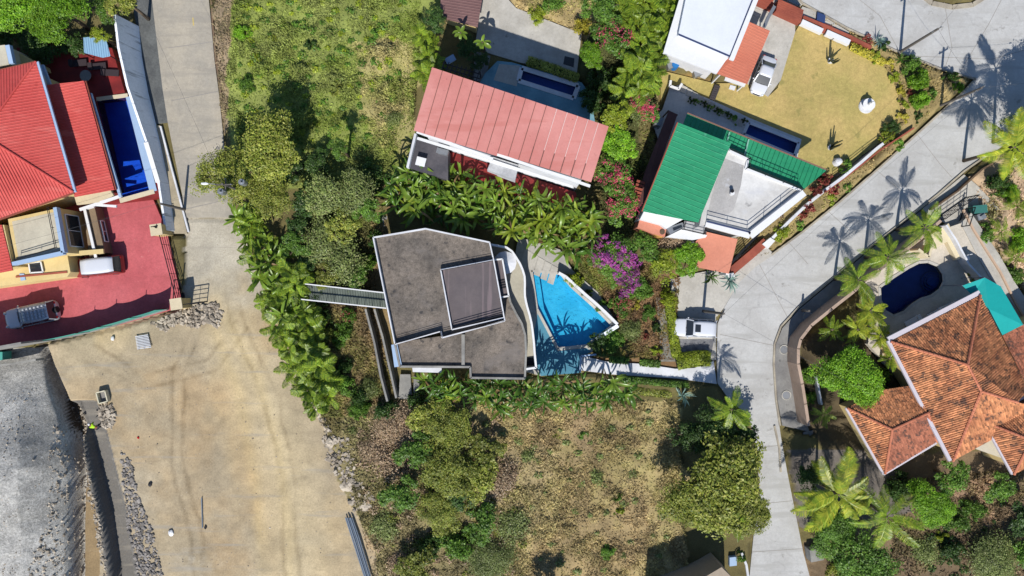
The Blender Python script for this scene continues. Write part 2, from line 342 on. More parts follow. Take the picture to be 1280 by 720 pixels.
sheet('east_pool_deck', [(1150,303),(1175,288),(1201,279),(1216,300),(1246,350),(1262,372),(1283,400),(1283,560),(1190,540),(1120,470),(1085,430),(1090,380),(1080,352)], .8, mat('east_deck_stone', c(224,214,198), c(204,194,178), 1.6, .85, .01, .16), holes=[POOLF], thick=.8)
sheet('east_garden_path', [(1201,279),(1214,266),(1230,290),(1249,318),(1268,352),(1300,400),(1300,430),(1262,374),(1236,345),(1218,312)], .9, M_PAVE, thick=.9)
sheet('east_gate_pad', [(1152,262),(1205,218),(1222,232),(1250,262),(1214,268),(1190,284)], .1, M_PAVE)
sheet('red_driveway', [(-80,330),(60,250),(128,256),(190,246),(208,288),(226,372),(226,384),(150,406),(60,426),(-80,452)], .3, M_REDFLOOR)
# pool things ------------------------------------------------------------------
def pool(poly, z, depth, tile, water, label, coping=None, steps=None, cw=.3):
    t = thing('swimming_pool', label, 'pool', W(sum(p[0] for p in poly)/len(poly), sum(p[1] for p in poly)/len(poly), z-depth))
    top = PL(poly, z); n = len(top); mb = MB()
    bot = [Vector((p.x, p.y, z-depth)) for p in top]
    ar = sum(top[i].x*top[(i+1) % n].y-top[(i+1) % n].x*top[i].y for i in range(n))
    for i in range(n):
        j = (i+1) % n; mb.add([top[i], top[j], bot[j], bot[i]], [(0,1,2,3) if ar > 0 else (3,2,1,0)])
    mb.prism(bot, None); mb.build('basin', tile, t)
    g = PL(grow(poly, .4), z-.14); MB().prism(g, None).build('water', water, t)
    if coping:
        mb = MB()
        for i in range(n):
            a, b = top[i], top[(i+1) % n]; mb.beam(a+Vector((0,0,.02)), b+Vector((0,0,.02)), cw, .1)
        mb.build('coping', coping, t)
    if steps:
        for (a, dz) in steps: MB().prism(PL(a, z-dz), z-depth-.02).build('step', tile, t)
    return t
def tilemat(name, a, b): return mat(name, a, b, 2, .5, 0, .12, spots=(tuple(min(1, q*1.12) for q in a[:3])+(1,), 1.2, .6))
pool(POOLB, .3, 1.3, tilemat('cyan_pool_tile', c(66,196,236,.72), c(48,184,228,.72)), WATER, 'cyan wedge shaped pool beside the flat-roofed grey house', M_PAVE, [([(664,338),(673,339),(680,386),(700,432),(697,436),(671,386)], .45), ([(701,342),(766,407),(760,411),(697,348)], .55)])
pool(POOLC, .3, 1.5, tilemat('navy_pool_tile', c(64,110,200), c(56,96,186)), WATER_DK, 'narrow dark blue pool behind the faded red roof', M_WHITEB, None, .5)
pool(POOLD, .35, 1.4, tilemat('blue_pool_tile', c(40,108,214), c(34,96,200)), WATER_DK, 'rectangular blue pool between the green roof and golden lawn', M_WHITEB, None, .35)
pool(POOLF, .8, 1.5, tilemat('deep_blue_pool_tile', c(30,62,140), c(24,52,124)), WATER_DK, 'dark navy kidney shaped pool by the clay tiled house', M_PAVE,
     [([(1165+math.cos(t)*r, 352+math.sin(t)*r*.95) for t in [i*math.pi/8 for i in range(16)]], d) for r, d in ((13,1.1),(9.5,.8),(6,.5))])
# ------------------------------------------------------------------ ground relief and colour
GX = np.concatenate([np.arange(-80, 52, 3.0), np.arange(52, 172, 1.3), np.arange(172, 1361, 3.0)]); GY = np.concatenate([np.arange(-80, 430, 3.0), np.arange(430, 801, 2.0)])
PXg, PYg = np.meshgrid(GX, GY)
DIRT = [(55,440),(60,428),(150,406),(222,386),(234,350),(229,271),(297,271),(322,336),(340,378),(352,402),(366,430),(384,470),(402,515),(418,560),(424,600),(446,640),(470,690),(480,800),(100,800),(102,640),(100,560),(82,505)]
GRAVEL = [(-90,436),(50,436),(64,470),(78,520),(94,560),(98,620),(94,700),(92,810),(-90,810)]
BANK = [(50,436),(56,438),(84,505),(103,558),(104,640),(102,810),(92,810),(94,700),(98,620),(94,560),(78,520),(64,470)]
BANKL = [(53,436),(62,462),(76,494),(92,534),(100,590),(98,650),(97,810)]
TRENCH = [(104,506),(119,548),(132,600),(144,650),(154,720),(160,810)]
def soft(x, y, poly, wd=10, seed=3):
    # rough-edged mask of an outline
    jx = x+(fbm(x, y, 26, seed)-.5)*wd*2; jy = y+(fbm(x, y, 26, seed+50)-.5)*wd*2
    m = inpoly(jx, jy, poly).astype(float)
    return m
ZONES = [   # (outline, colour, rough edge width), colours are the bare albedo of what lies there
 ([(262,-80),(300,-80),(292,60),(296,150),(282,170),(272,90)], (166,146,118), 8),
 ([(292,-80),(560,-80),(552,20),(520,120),(515,220),(400,250),(290,200)], (150,160,84), 14),
 ([(440,40),(520,60),(515,200),(450,160)], (186,174,116), 26),
 ([(600,-80),(760,-80),(745,60),(725,45),(640,10)], (176,156,110), 8),
 ([(720,60),(850,-80),(850,60),(800,150),(800,300),(760,300),(740,200)], (84,86,48), 10),
 ([(826,88),(893,100),(900,130),(826,128)], (150,124,74), 3),
 ([(985,0),(1219,95),(1100,205),(960,320),(900,300),(1040,215),(1126,150),(1110,90),(1060,50)], (168,148,100), 8),
 ([(720,300),(850,340),(850,470),(740,450),(765,405)], (134,106,74), 8),
 ([(372,250),(475,260),(500,500),(430,520),(390,440)], (150,128,90), 16),
 ([(372,250),(470,260),(470,340),(390,340)], (120,116,70), 14),
 ([(430,500),(620,500),(620,800),(470,800),(420,560)], (146,134,94), 20),
 ([(590,500),(850,500),(860,800),(590,800)], (186,166,118), 14),
 ([(660,520),(780,520),(820,800),(640,800),(700,620)], (172,150,108), 40),
 ([(690,500),(800,500),(800,560),(720,560)], (176,152,112), 20),
 ([(600,560),(700,560),(660,680),(600,640)], (186,166,122), 20),
 ([(1080,570),(1300,560),(1300,800),(1000,800),(1000,690)], (130,110,84), 14),
 ([(1180,600),(1260,600),(1230,660)], (178,146,118), 14),
 ([(1190,230),(1300,170),(1300,400),(1250,320)], (196,170,140), 8),
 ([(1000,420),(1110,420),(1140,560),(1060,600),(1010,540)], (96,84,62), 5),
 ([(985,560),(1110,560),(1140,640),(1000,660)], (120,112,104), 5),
]
def zone_rgb(x, y):
    col = np.zeros(x.shape+(3,)); col[...] = (118,108,68)
    for i, (poly, rgb, wd) in enumerate(ZONES):
        m = soft(x, y, poly, wd, 10+i)[..., None]; col = col*(1-m)+np.array(rgb)*m
    wild = 1-inpoly(x, y, DIRT).astype(float)-inpoly(x, y, GRAVEL)
    n1 = fbm(x, y, 40, 91); n2 = fbm(x, y, 14, 95); g = np.clip((n1*.6+n2*.4-.5)*6, 0, 1)[..., None]
    col = col*(1+(n2-.5)[..., None]*.35)
    lot = inpoly(x, y, [(292,-80),(560,-80),(515,240),(290,240)])[..., None]*1.+inpoly(x, y, [(590,490),(850,490),(860,800),(590,800)])[..., None]*.35; g = g*lot; lot = lot > 0
    col = np.where(lot, col*(1-g*.5)+np.array((128,140,60))*g*.5, col)
    # dirt lot
    m = soft(x, y, DIRT, 4, 70)
    a = np.array((194,172,134.)); b = np.array((172,159,136.)); dd = np.array((188,160,120.))
    f = np.clip((fbm(x*.6, y*.25, 60, 21)-.44)*5, 0, .6)[..., None]; f2 = np.clip((fbm(x, y, 70, 33)-.52)*5, 0, 1)[..., None]
    dc = (a*(1-f)+b*f)*(1-f2*.6)+dd*f2*.6
    road_f = np.clip(1-dline(x, y, [(265,360),(300,430),(345,520),(370,620),(380,760)])/46, 0, 1)[..., None]**.7
    dc = dc*(1-road_f*.85)+np.array((206,188,152.))*road_f*.85
    tracks = np.minimum(dline(x, y, [(285,400),(322,470),(350,560),(362,660),(366,760)]), dline(x, y, [(268,410),(300,490),(320,600),(330,720)]))
    for tk in ([(268,300),(290,400),(330,500),(352,600),(362,760)],[(282,300),(306,396),(346,496),(368,600),(378,760)],[(250,390),(220,460),(215,560),(240,680),(250,780)],[(262,392),(234,464),(229,560),(254,678),(264,780)],[(120,430),(180,470),(260,450),(300,400)],[(110,452),(184,486),(270,464),(312,410)]):
        td = dline(x+(fbm(x,y,50,61)-.5)*14, y, tk); dc = dc-np.clip(1-td/4, 0, 1)[..., None]*np.array((32,31,28.))*np.clip(fbm(x,y,26,62)*2-.4,0,1)[..., None]
    dc = dc+np.clip(1-tracks/12, 0, 1)[..., None]*np.array((6,4,-2.))
    rc = np.array((192,183,164.))-(fbm(x,y,30,63)-.5)[..., None]*14; rb = np.clip((392-y+(fbm(x,y,34,64)-.5)*90)/60, 0, 1)[..., None]*np.clip((x-214)/10, 0, 1)[..., None]; dc = dc*(1-rb)+rc*rb
    dc = dc+np.clip((fbm(x, y, 90, 44)-.6)*6, 0, 1)[..., None]*np.array((6,8,10.))
    gp = np.clip(1-np.hypot((x-250)/46, (y-700)/22), 0, 1)[..., None]; gp = gp*.5*np.clip(fbm(x,y,8,87)*3-1,0,1)[..., None]; dc = dc*(1-gp)+np.array((214,208,196.))*gp
    dc = dc*(1+(fbm(x, y, 9, 77)-.5)[..., None]*.16)
    col = np.where(m[..., None] > .5, dc, col)
    m = (dline(x, y, BANKL) < 8)[..., None]; col = np.where(m, np.array((84,72,58.)), col)  # ditch band painted dark for the shadow lying in it
    m = (dline(x, y, [(110,560),(116,640),(112,800)]) < 12)[..., None]; col = np.where(m, np.array((158,134,98.)), col)
    t = dline(x, y, TRENCH); tin = ((t < 19) & (y > 500))[..., None]; col = np.where(tin, np.array((122,118,112.)), col)  # grey trench floor and sides, with their shade painted into the tone
    m = inpoly(x, y, GRAVEL)[..., None]; gg = fbm(x, y, 30, 15)[..., None]
    gc = np.array((198,195,188.))+(gg-.5)*50; ed = np.clip(1-np.abs(x-88+np.clip(560-y,0,200)*.25)/16, 0, 1)[..., None]
    gc = gc*(1-ed*.5)+np.array((206,200,186.))*ed*.5  # right rim coloured lighter to stand for a sunlit stripe
    col = np.where(m, gc, col)
    return np.clip(col, 5, 240)
def zone_z(x, y):
    z = .05+fbm(x, y, 60, 5)*.5+fbm(x, y, 18, 6)*.25
    m = inpoly(x, y, DIRT); z = np.where(m, .02+(fbm(x, y, 16, 8)*.14+fbm(x, y, 70, 9)*.3)*np.clip((y-330)/60, 0.06, 1), z)
    # slope down off the dirt road's edge, spoil heap, steep bank
    d = dline(x, y, [(90,560),(92,640),(90,800)])
    gh = np.clip((y-446)/128, 0, 1)**1.1*4.4-np.clip((y-590)/200, 0, 1)*1.6
    edge = 90-np.clip(560-y, 0, 200)*.32
    gh = gh*np.clip((edge-x)/34, 0, 1)**.6+(fbm(x, y, 22, 12)-.5)*.5
    z = np.where(inpoly(x, y, GRAVEL), gh-.8*np.clip((500-y)/60, 0, 1), z)
    bd = dline(x, y, BANKL); bw = np.clip((10.5-bd)/6, 0, 1); bw = bw*bw*(3-2*bw); z = z*(1-bw)-2.0*bw
    t = dline(x, y, TRENCH); tw = np.clip((15.5-t)/2.6, 0, 1)*np.clip((y-500)/3, 0, 1); z = z*(1-tw)-1.7*tw
    return z
ZG = zone_z(PXg, PYg)
flat = np.zeros(PXg.shape, bool)
for p in SHEETS: flat |= inpoly(PXg, PYg, p) | (dline(PXg, PYg, list(p)+[p[0]]) < 4.5)
flat &= ~inpoly(PXg, PYg, [(236,280),(300,280),(350,380),(400,500),(300,800),(110,800),(104,505),(150,415),(225,392),(234,360)])
for p in (POOLB, POOLC, POOLD, POOLF): flat |= False
ZG = np.where(flat, -.12, ZG)
POOLA = [(118,118),(160,114),(192,240),(146,254)]
for p in (POOLB, POOLC, POOLD, POOLF): ZG = np.where(inpoly(PXg, PYg, p) | (dline(PXg, PYg, list(p)+[p[0]]) < 4.5), -2.6, ZG)
ZG = np.where(inpoly(PXg, PYg, [(-80,60),(70,50),(140,55),(160,118),(196,240),(210,290),(226,384),(150,406),(-80,452)]), -.12, ZG)
ZG = np.where(inpoly(PXg, PYg, POOLA), -1, ZG)
def gz(px, py):
    i = int(np.clip(np.searchsorted(GY, py), 0, len(GY)-1)); j = int(np.clip(np.searchsorted(GX, px), 0, len(GX)-1)); return float(ZG[i, j])
RGB = zone_rgb(PXg, PYg)
def lin(a, k=.68):
    a = a/255.0; return np.where(a <= .04045, a/12.92, ((a+.055)/1.055)**2.4)*k
XW = (PXg-640)/FP*H; YW = -(PYg-360)/FP*H
co = np.stack([XW, YW, ZG], -1).reshape(-1, 3); colr = np.concatenate([lin(RGB).reshape(-1, 3), np.ones((co.shape[0], 1))], 1)
ny, nx = PXg.shape; idx = np.arange(ny*nx).reshape(ny, nx)
quads = np.stack([idx[1:, :-1], idx[1:, 1:], idx[:-1, 1:], idx[:-1, :-1]], -1).reshape(-1, 4)
def npmesh(name, co, fc, colr=None, m=None, smooth=False):
    k = fc.shape[1]; me = bpy.data.meshes.new(name); me.vertices.add(len(co)); me.loops.add(fc.size); me.polygons.add(len(fc))
    me.vertices.foreach_set('co', co.astype(np.float32).ravel()); me.loops.foreach_set('vertex_index', fc.astype(np.int32).ravel())
    me.polygons.foreach_set('loop_start', np.arange(0, fc.size, k, dtype=np.int32))
    if colr is not None:
        a = me.color_attributes.new('Col', 'FLOAT_COLOR', 'POINT'); a.data.foreach_set('color', colr.astype(np.float32).ravel())
    if m: me.materials.append(m)
    me.update(calc_edges=True)
    if smooth: me.shade_smooth()
    return me
def npobj(name, co, fc, colr, m, parent=None, smooth=False, **k):
    o = bpy.data.objects.new(name, npmesh(name, co, fc, colr, m, smooth)); C.objects.link(o)
    if parent: o.parent = parent
    return tag(o, k.get('label'), k.get('cat'), k.get('group'), k.get('kind'))
qc = ((PXg[:-1, :-1]+PXg[:-1, 1:])/2).ravel(), ((PYg[:-1, :-1]+PYg[1:, :-1])/2).ravel()
md = inpoly(qc[0], qc[1], DIRT); mg = inpoly(qc[0], qc[1], GRAVEL) | inpoly(qc[0], qc[1], BANK)
M_GROUND = mat('soil_and_dry_litter', None, None, 2.2, .95, .06, .3, attr='Col')
M_DIRT = mat('compacted_dirt', None, None, 1.6, .95, .03, .24, attr='Col', spots=(c(152,134,108), 5, .62), streak=(c(168,160,146), R_(72), .08, .9, .58))
M_GRAVEL = mat('crushed_gravel', None, None, 1.4, .95, .12, .6, spots=(c(232,228,218), 3.2, .6), attr='Col')
def sub(mask, name, m):
    f = quads[mask]; u, inv = np.unique(f, return_inverse=True)
    npobj(name, co[u], inv.reshape(f.shape), colr[u], m, smooth=True, kind='structure')
sub(~(md | mg), 'ground', M_GROUND); sub(md, 'dirt_lot', M_DIRT); sub(mg, 'gravel_bank', M_GRAVEL)
x0, x1, y0, y1 = XW.min(), XW.max(), YW.min(), YW.max(); B = 700
fv = [(-B,-B,-.2),(B,-B,-.2),(B,B,-.2),(-B,B,-.2),(x0,y0,0),(x1,y0,0),(x1,y1,0),(x0,y1,0)]
fr = MB().add(fv, [(0,1,5,4),(1,2,6,5),(2,3,7,6),(3,0,4,7)])
fr.build('outer_ground', mat('outer_scrub', c(110,108,62), c(90,92,50), .3, .95, 0, .3), structure=True)
# ------------------------------------------------------------------ buildings
def ribs(mb, poly, e0, e1, step, wd, h, tri=True, seg=None, seed=0):
    """raised ribs running up the slope of a planar roof polygon (3d points); e0-e1 is the eave direction"""
    P = [Vector(p) for p in poly]; u = (Vector(e1)-Vector(e0)); u.z = 0; u.normalize(); v = Vector((-u.y, u.x, 0))
    nrm = Vector((0,0,0))
    for i in range(len(P)): nrm += P[i].cross(P[(i+1) % len(P)])
    nrm.normalize();  nrm = -nrm if nrm.z < 0 else nrm
    o = P[0]; U = [(p-o).dot(u) for p in P]; V = [(p-o).dot(v) for p in P]
    fan = [(P[0], P[i], P[i+1]) for i in range(1, len(P)-1)]; fan = [(A_, (B_-A_), (C_-A_), (B_-A_).x*(C_-A_).y-(B_-A_).y*(C_-A_).x) for A_, B_, C_ in fan]
    def zat(a, b):
        qx = o.x+u.x*a+v.x*b; qy = o.y+u.y*a+v.y*b; best = None
        for A_, E1, E2, D_ in fan:
            if abs(D_) < 1e-6: continue
            dx, dy = qx-A_.x, qy-A_.y; s_ = (dx*E2.y-dy*E2.x)/D_; t_ = (E1.x*dy-E1.y*dx)/D_; m_ = min(s_, t_, 1-s_-t_)
            if best is None or m_ > best[0]: best = (m_, A_.z+s_*E1.z+t_*E2.z)
        return best[1]
    rr = random.Random(seed); a = min(U)+step*.5; n = len(P)
    while a < max(U):
        xs = []
        for i in range(n):
            j = (i+1) % n
            if (U[i] > a) != (U[j] > a): xs.append(V[i]+(V[j]-V[i])*(a-U[i])/(U[j]-U[i]))
        xs.sort()
        for b0, b1 in zip(xs[::2], xs[1::2]):
            if b1-b0 < .15: continue
            if seg is None: cuts = [(b0, b1)]
            else:
                k = b0-rr.random()*seg; cuts = []
                while k < b1:
                    q0, q1 = max(k, b0), min(k+seg, b1)
                    if q1-q0 > .08: cuts.append((q0, q1))
                    k += seg
            for q0, q1 in cuts:
                vs = []
                jx = 0 if seg is None else rr.uniform(-.012, .012); lift = 0 if seg is None else .03
                up = zat(a, q1) > zat(a, q0)
                for bb in (q0, q1):
                    lf = lift if (bb == q0) == up else 0
                    for da, hz in (((-wd/2, 0), (0, h), (wd/2, 0)) if tri else ((-wd/2, -.004), (-wd*.3, h*.8), (wd*.3, h*.8), (wd/2, -.004))):
                        p = o+u*(a+da+jx)+v*bb; vs.append((p.x, p.y, zat(a+da, bb)+hz+lf+.004))
                m = len(vs)//2; fs = [(i, i+1, m+i+1, m+i) for i in range(m-1)]+[tuple(range(m))[::-1], tuple(range(m, 2*m))]
                mb.add(vs, [tuple(reversed(f)) for f in fs])
        a += step
    return mb
def face(mb, poly, th=.08):
    """a sloping roof sheet with thickness"""
    P = [Vector(p) for p in poly]; ar = sum(P[i].x*P[(i+1) % len(P)].y-P[(i+1) % len(P)].x*P[i].y for i in range(len(P)))
    if ar < 0: P.reverse(); P = P[-1:]+P[:-1]
    n = len(P); tp_ = [(0, i, i+1) for i in range(1, n-1)]
    return mb.add(P+[p-Vector((0,0,th)) for p in P], tp_+[tuple(n+i for i in reversed(q)) for q in tp_]+[(i, n+i, n+(i+1) % n, (i+1) % n) for i in range(n)])
def inset(poly, k):   # poly world xy, shrink toward centroid by k metres
    n = len(poly); cx = sum(p[0] for p in poly)/n; cy = sum(p[1] for p in poly)/n
    return [Vector((cx+(p[0]-cx)*(1-k/math.hypot(p[0]-cx, p[1]-cy)), cy+(p[1]-cy)*(1-k/math.hypot(p[0]-cx, p[1]-cy)), p[2])) for p in poly]
def walls(name, poly, z0, z1, m, parent, k=.5, label=None):
    p = [Vector((q[0], q[1], z1)) for q in inset(poly, k)]; return MB().prism(p, z0).build(name, m, parent, label=label)
def rail(parent, pts, h, m, bars=3, post=1.1, name='railing', r=.025):
    """pts at floor level; posts and horizontal bars joined"""
    mb = MB()
    for a, b in zip(pts[:-1], pts[1:]):
        a, b = Vector(a), Vector(b); L = (b-a).length; n = max(1, int(L/post))
        for i in range(n+1):
            p = a.lerp(b, i/n); mb.beam(p, p+Vector((0,0,h)), r*2, r*2)
        for k in range(bars):
            z = Vector((0,0,h*(k+1)/bars)); mb.beam(a+z, b+z, r*2, r*2)
    return mb.build(name, m, parent)
def window(parent, a, b, z0, z1, m=M_GLASS, frame=M_WHITE, mull=1, wd=.1):
    """window standing on the vertical plane over the segment a-b (world xy), proud of the wall on the left-hand side of a-b"""
    a, b = Vector((a[0], a[1], 0)), Vector((b[0], b[1], 0)); d = (b-a).normalized(); n = Vector((d.y, -d.x, 0))*.05
    f = MB(); Z = lambda p, z: Vector((p.x, p.y, z))+n
    f.beam(Z(a,z0), Z(b,z0), .12, wd).beam(Z(a,z1), Z(b,z1), .12, wd).beam(Z(a,z0), Z(a,z1), .12, wd).beam(Z(b,z0), Z(b,z1), .12, wd)
    for i in range(1, mull+1): q = a.lerp(b, i/(mull+1)); f.beam(Z(q,z0), Z(q,z1), .08, .06)
    g = MB().beam(Z(a,(z0+z1)/2)-n*.4, Z(b,(z0+z1)/2)-n*.4, .03, z1-z0).build('window', m, parent); f.build('frame', frame, g)
def hip_face(parent, poly, e0, e1, m, rm, kind, seed=0, name='roof_slope'):
    f = face(MB(), poly, .12).build(name, m, parent)
    mb = MB()
    if kind == 'tile': ribs(mb, poly, e0, e1, .235, .175, .07, False, .4, seed); nm = 'tile'
    else: ribs(mb, poly, e0, e1, .3, .09, .05); nm = 'rib'
    o = mb.build(nm, rm, f, stuff=True); return f

# ---- house A: large red sheet roof, west edge
A = thing('red_roof_house', 'large cream house with bright red ribbed hip roof beside the red driveway', 'house', W(20, 240, .3))
zr = 6.6
nw, ne, se, sw = W(-78,106,zr), W(45,77,zr), W(92,240,zr), W(-60,294,zr)
ap, ap2 = W(-22,168,zr+2), W(-90,184,zr+2)
hip_face(A, [ne, se, ap], ne, se, M_REDROOF, M_REDROOF, 'rib')
hip_face(A, [se, sw, ap2, ap], se, sw, M_REDROOF, M_REDROOF, 'rib')
hip_face(A, [nw, ne, ap, ap2], nw, ne, M_REDROOF, M_REDROOF, 'rib')
mb = MB().tube([ne+Vector((0,0,.03)), ap+Vector((0,0,.06))], .11).tube([se+Vector((0,0,.03)), ap+Vector((0,0,.06))], .11); mb.build('ridge_cap', M_REDROOF, A)
MB().beam(ne+Vector((.1,0,-.12)), se+Vector((.1,0,-.12)), .28, .2).build('gutter', M_BLUE, A)
MB().beam(se+Vector((0,-.08,-.1)), sw+Vector((0,-.08,-.1)), .14, .2).build('fascia', M_BRICK, A); MB().beam(nw, ne+Vector((0,.05,-.1)), .12, .16).build('fascia', M_BRICK, A)
walls('wall', [nw, ne, se, sw], .3, zr-.25, M_CREAM, A, 1.0)
# annex roof
zx = 4.6; an = PL([(60,108),(105,101),(143,237),(97,247)], zx); an = [an[0]+Vector((0,0,.5)), an[1], an[2], an[3]+Vector((0,0,.5))]
f = face(MB(), an, .1).build('annex_roof', M_REDROOF, A); ribs(MB(), an, an[1], an[2], .3, .09, .05).build('rib', M_REDROOF, f, stuff=True)
MB().beam(an[1]+Vector((.15,0,-.1)), an[2]+Vector((.15,0,-.1)), .1, .16).build('fascia', M_BRICK, A)
MB().beam(W(113,117,4.2), W(151,246,4.2), .3, .25).build('edge_beam', M_BLUE, A)
walls('wall', [Vector((p.x,p.y,0)) for p in (an[0], an[0].lerp(an[1],.6), an[3].lerp(an[2],.6), an[3])], .3, zx-.15, M_CREAM, A, .6)
# south balcony wing
fl = PL([(10,274),(73,260),(83,316),(20,330)], 4.7)
MB().prism(fl, .3).build('balcony_block', M_CREAM, A)
MB().prism([p+Vector((0,0,.01)) for p in inset(fl, .5)], 4.65).build('balcony_floor', mat('beige_floor', c(214,206,184), c(198,190,170), 1, .8, 0, .1), A)
mb = MB()
for a, b in ((1,2),(2,3)): mb.beam(fl[a]+Vector((0,0,.3)), fl[b]+Vector((0,0,.3)), .38, .6)
mb.build('parapet', M_BLUE, A)
rail(A, [fl[1]+Vector((-.5,0,.6)), fl[2]+Vector((-.5,.5,.6)), fl[3]+Vector((.5,.4,.6))], .5, M_BLACK, 2, 1.6)
MB().prism(PL([(-60,292),(5,281),(16,333),(-60,350)], 5.2), .3).build('wall', M_CREAM, A)
pr = PL([(-60,290),(2,281),(16,338),(-60,352)], 5.3); f = face(MB(), pr, .1).build('lower_roof', M_REDROOF, A); ribs(MB(), pr, pr[1], pr[2], .3, .09, .05).build('rib', M_REDROOF, f, stuff=True)
# east face window of the balcony block
e1, e2 = fl[1], fl[2]; window(A, e1.lerp(e2,.84), e1.lerp(e2,.12), 1.6, 3.9)
# lower east ledge
lg = PL([(104,262),(118,258),(131,316),(112,322)], 1.9); MB().prism(lg, .3).build('side_room', mat('brown_render', c(150,130,104), c(132,112,90), 1.2, .85, .004, .15), A)
window(A, lg[1].lerp(lg[2],.75), lg[1].lerp(lg[2],.3), .8, 1.5)
MB().beam(lg[0], lg[1], .3, .3).beam(W(106,262,2.2), W(120,322,2.2), .3, .12).build('coping', M_WHITE, A)
MB().beam(W(80,318,2.6), W(130,314,2.2), .5, .3).build('canopy', M_CREAM, A)
MB().prism(PL([(93,246),(138,238),(142,244),(132,252),(96,256)], 3.9), 3.6).build('canopy', mat('light_beige', c(222,206,172), None, 1, .8, 0, .1), A)
MB().beam(W(100,262,3.7), W(151,245,3.9), .3, .2).beam(W(118,256,3.6), W(146,258,3.6), .25, .2).build('edge_beam', M_WHITE, A)
# low yellow wing with framed skylight
lw = PL([(-60,330),(16,322),(20,333),(84,318),(88,340),(84,346),(-60,366)], 2.9); MB().prism(lw, .3).build('wing_roof', M_CREAM, A)
MB().beam(W(20,346,2.95), W(84,340,2.95), .2, .12).build('coping', M_BRICK, A)
k = MB().prism(PL([(36,329),(51,327),(54,340),(38,341)], 3.1), 2.9).build('skylight', M_GLASS, A)
q = PL([(36,329),(51,327),(54,340),(38,341)], 3.12); MB().path(q+[q[0]], .14, .12).build('frame', M_WHITE, k)
MB().prism(PL([(24,342),(30,342),(32,350),(26,351)], 2.98), 2.9).build('vent', M_BLUE, A)
# north slabs
MB().prism(PL([(-60,64),(6,56),(11,80),(-60,92)], 6.2), .3).build('rear_block', mat('beige_floor', None), A)
MB().beam(W(11,57,6.5), W(16,80,6.3), .45, .5).build('parapet', M_BLUE, A)
MB().prism(PL([(20,64),(42,76),(44,82),(22,86)], 4.2), .3).build('wall', M_CREAM, A)
MB().beam(W(52,82,4.6), W(62,108,4.5), .5, .3).build('parapet', M_BLUE, A)
# upper terrace platform with the pool
tp = PL([(20,60),(70,50),(140,60),(158,122),(200,238),(200,246),(150,252),(110,256),(60,150)], 1.6)
pw = [(121,125),(158,121),(187,239),(149,249)]
T = thing('upper_terrace', 'dark red tiled upper terrace around the long blue pool, west side', 'terrace', (tp[4].x-2, tp[4].y, 0))
MB().prism(tp, 0, [PL(pw, 1.6)]).build('floor', M_REDTILE, T)
MB().beam(W(121,124,1.66), W(160,119,1.66), .4, .14).build('coping', mat('beige_coping', c(222,208,180), None, 1, .8, 0, .1), T); MB().beam(W(150,251,1.66), W(193,239,1.66), .5, .16).build('coping', mat('beige_coping', c(222,208,180), None, 1, .8, 0, .1), T)
pool(pw, 1.6, 1.4, tilemat('cobalt_pool_tile', c(40,104,236), c(34,92,220)), WATER_DK, 'long cobalt blue pool between the red annex roof and the white wall', None, [([(149,243),(186,233),(187,239),(149,249)], .4)])
MB().prism(PL([(157,121),(166,120),(196,238),(187,240)], 1.72), 1.4).build('pool_edge', M_BLUE, T)
# loungers, round table
t = thing('patio_table', 'round pale table in the shaded red terrace', 'table', W(112,97,1.6)); p = W(112,97,1.6)
MB().disc(p.x, p.y, 2.3, 2.36, .62, 14).build('table_top', M_RAW, t); MB().disc(p.x, p.y, 1.6, 2.3, .08, 6).build('leg', M_BLACK, t)
for i, (a, b, r, l) in enumerate(((124,84,.1,'upper dark lounger right of the round terrace table'),(140,92,-.05,'lower dark lounger near the white retaining wall'),(100,80,.1,'dark lounger at the left of the shaded red terrace'))):
    p = W(a,b,1.6); t = thing('sun_lounger', l, 'lounger', p, 'dark loungers on the red terrace')
    MB().box(p.x, p.y, 1.85, 1.97, 1.9, .7, r).build('cushion', mat('dark_cushion', c(60,50,54), None, 3, .8, 0, .1), t)
    MB().box(p.x-.75, p.y, 1.97, 2.15, .45, .7, r).build('headrest', mat('dark_cushion', None), t)
    for sx in (-.8,.8):
        for sy in (-.28,.28): MB().box(p.x+sx, p.y+sy, 1.6, 1.85, .06, .06).build('leg', M_BLACK, t)
aw = PL([(104,47),(131,44),(138,70),(128,72),(105,66)], 3.4)
t = thing('awning', 'small pale blue ribbed awning under the tree by the retaining wall', 'awning', W(120,58,1.6))
f = face(MB(), aw, .06).build('sheet', mat('pale_blue_sheet', c(150,190,220), None, 1, .5, 0, .06), t); ribs(MB(), aw, aw[0], aw[1], .25, .1, .05).build('rib', mat('pale_blue_sheet', None), f, stuff=True)
for p in (aw[0], aw[1], aw[2], aw[4]): MB().beam(p, (p.x, p.y, 1.6), .08, .08).build('post', M_BLACK, t)
# retaining wall along the west road
rw = [(143,18),(148,60),(159,108),(183,178),(198,228),(207,288)]; rz = (3.6,3.5,3.2,2.3,1.7,1.5)
rp = [W(x, y, z) for (x, y), z in zip(rw, rz)]; mb = MB(); prof = []
for i, a in enumerate(rp):
    d = (rp[min(i+1, 5)]-rp[max(i-1, 0)]).normalized(); n = Vector((-d.y, d.x, 0)) if d.x*0-d.y < 0 else Vector((-d.y, d.x, 0))
    n = Vector((abs(n.x), n.y if n.x > 0 else -n.y, 0)); bt = Vector((0,0,-rz[i])); prof += [a-n*.12+bt, a-n*.12, a+n*.12, a+n*(.12+.17*rz[i])+bt]
mb.add(prof, [(i*4+k, i*4+k+1, i*4+k+5, i*4+k+4) for i in range(5) for k in range(3)]+[(0,3,2,1),(20,21,22,23)])
t = mb.build('retaining_wall', M_STAINW, label='long tall white retaining wall with dark streaks beside the west road', cat='wall')
MB().path([p+Vector((0,0,.06)) for p in rp[3:5]], .5, .14).build('coping', M_WHITE, t)
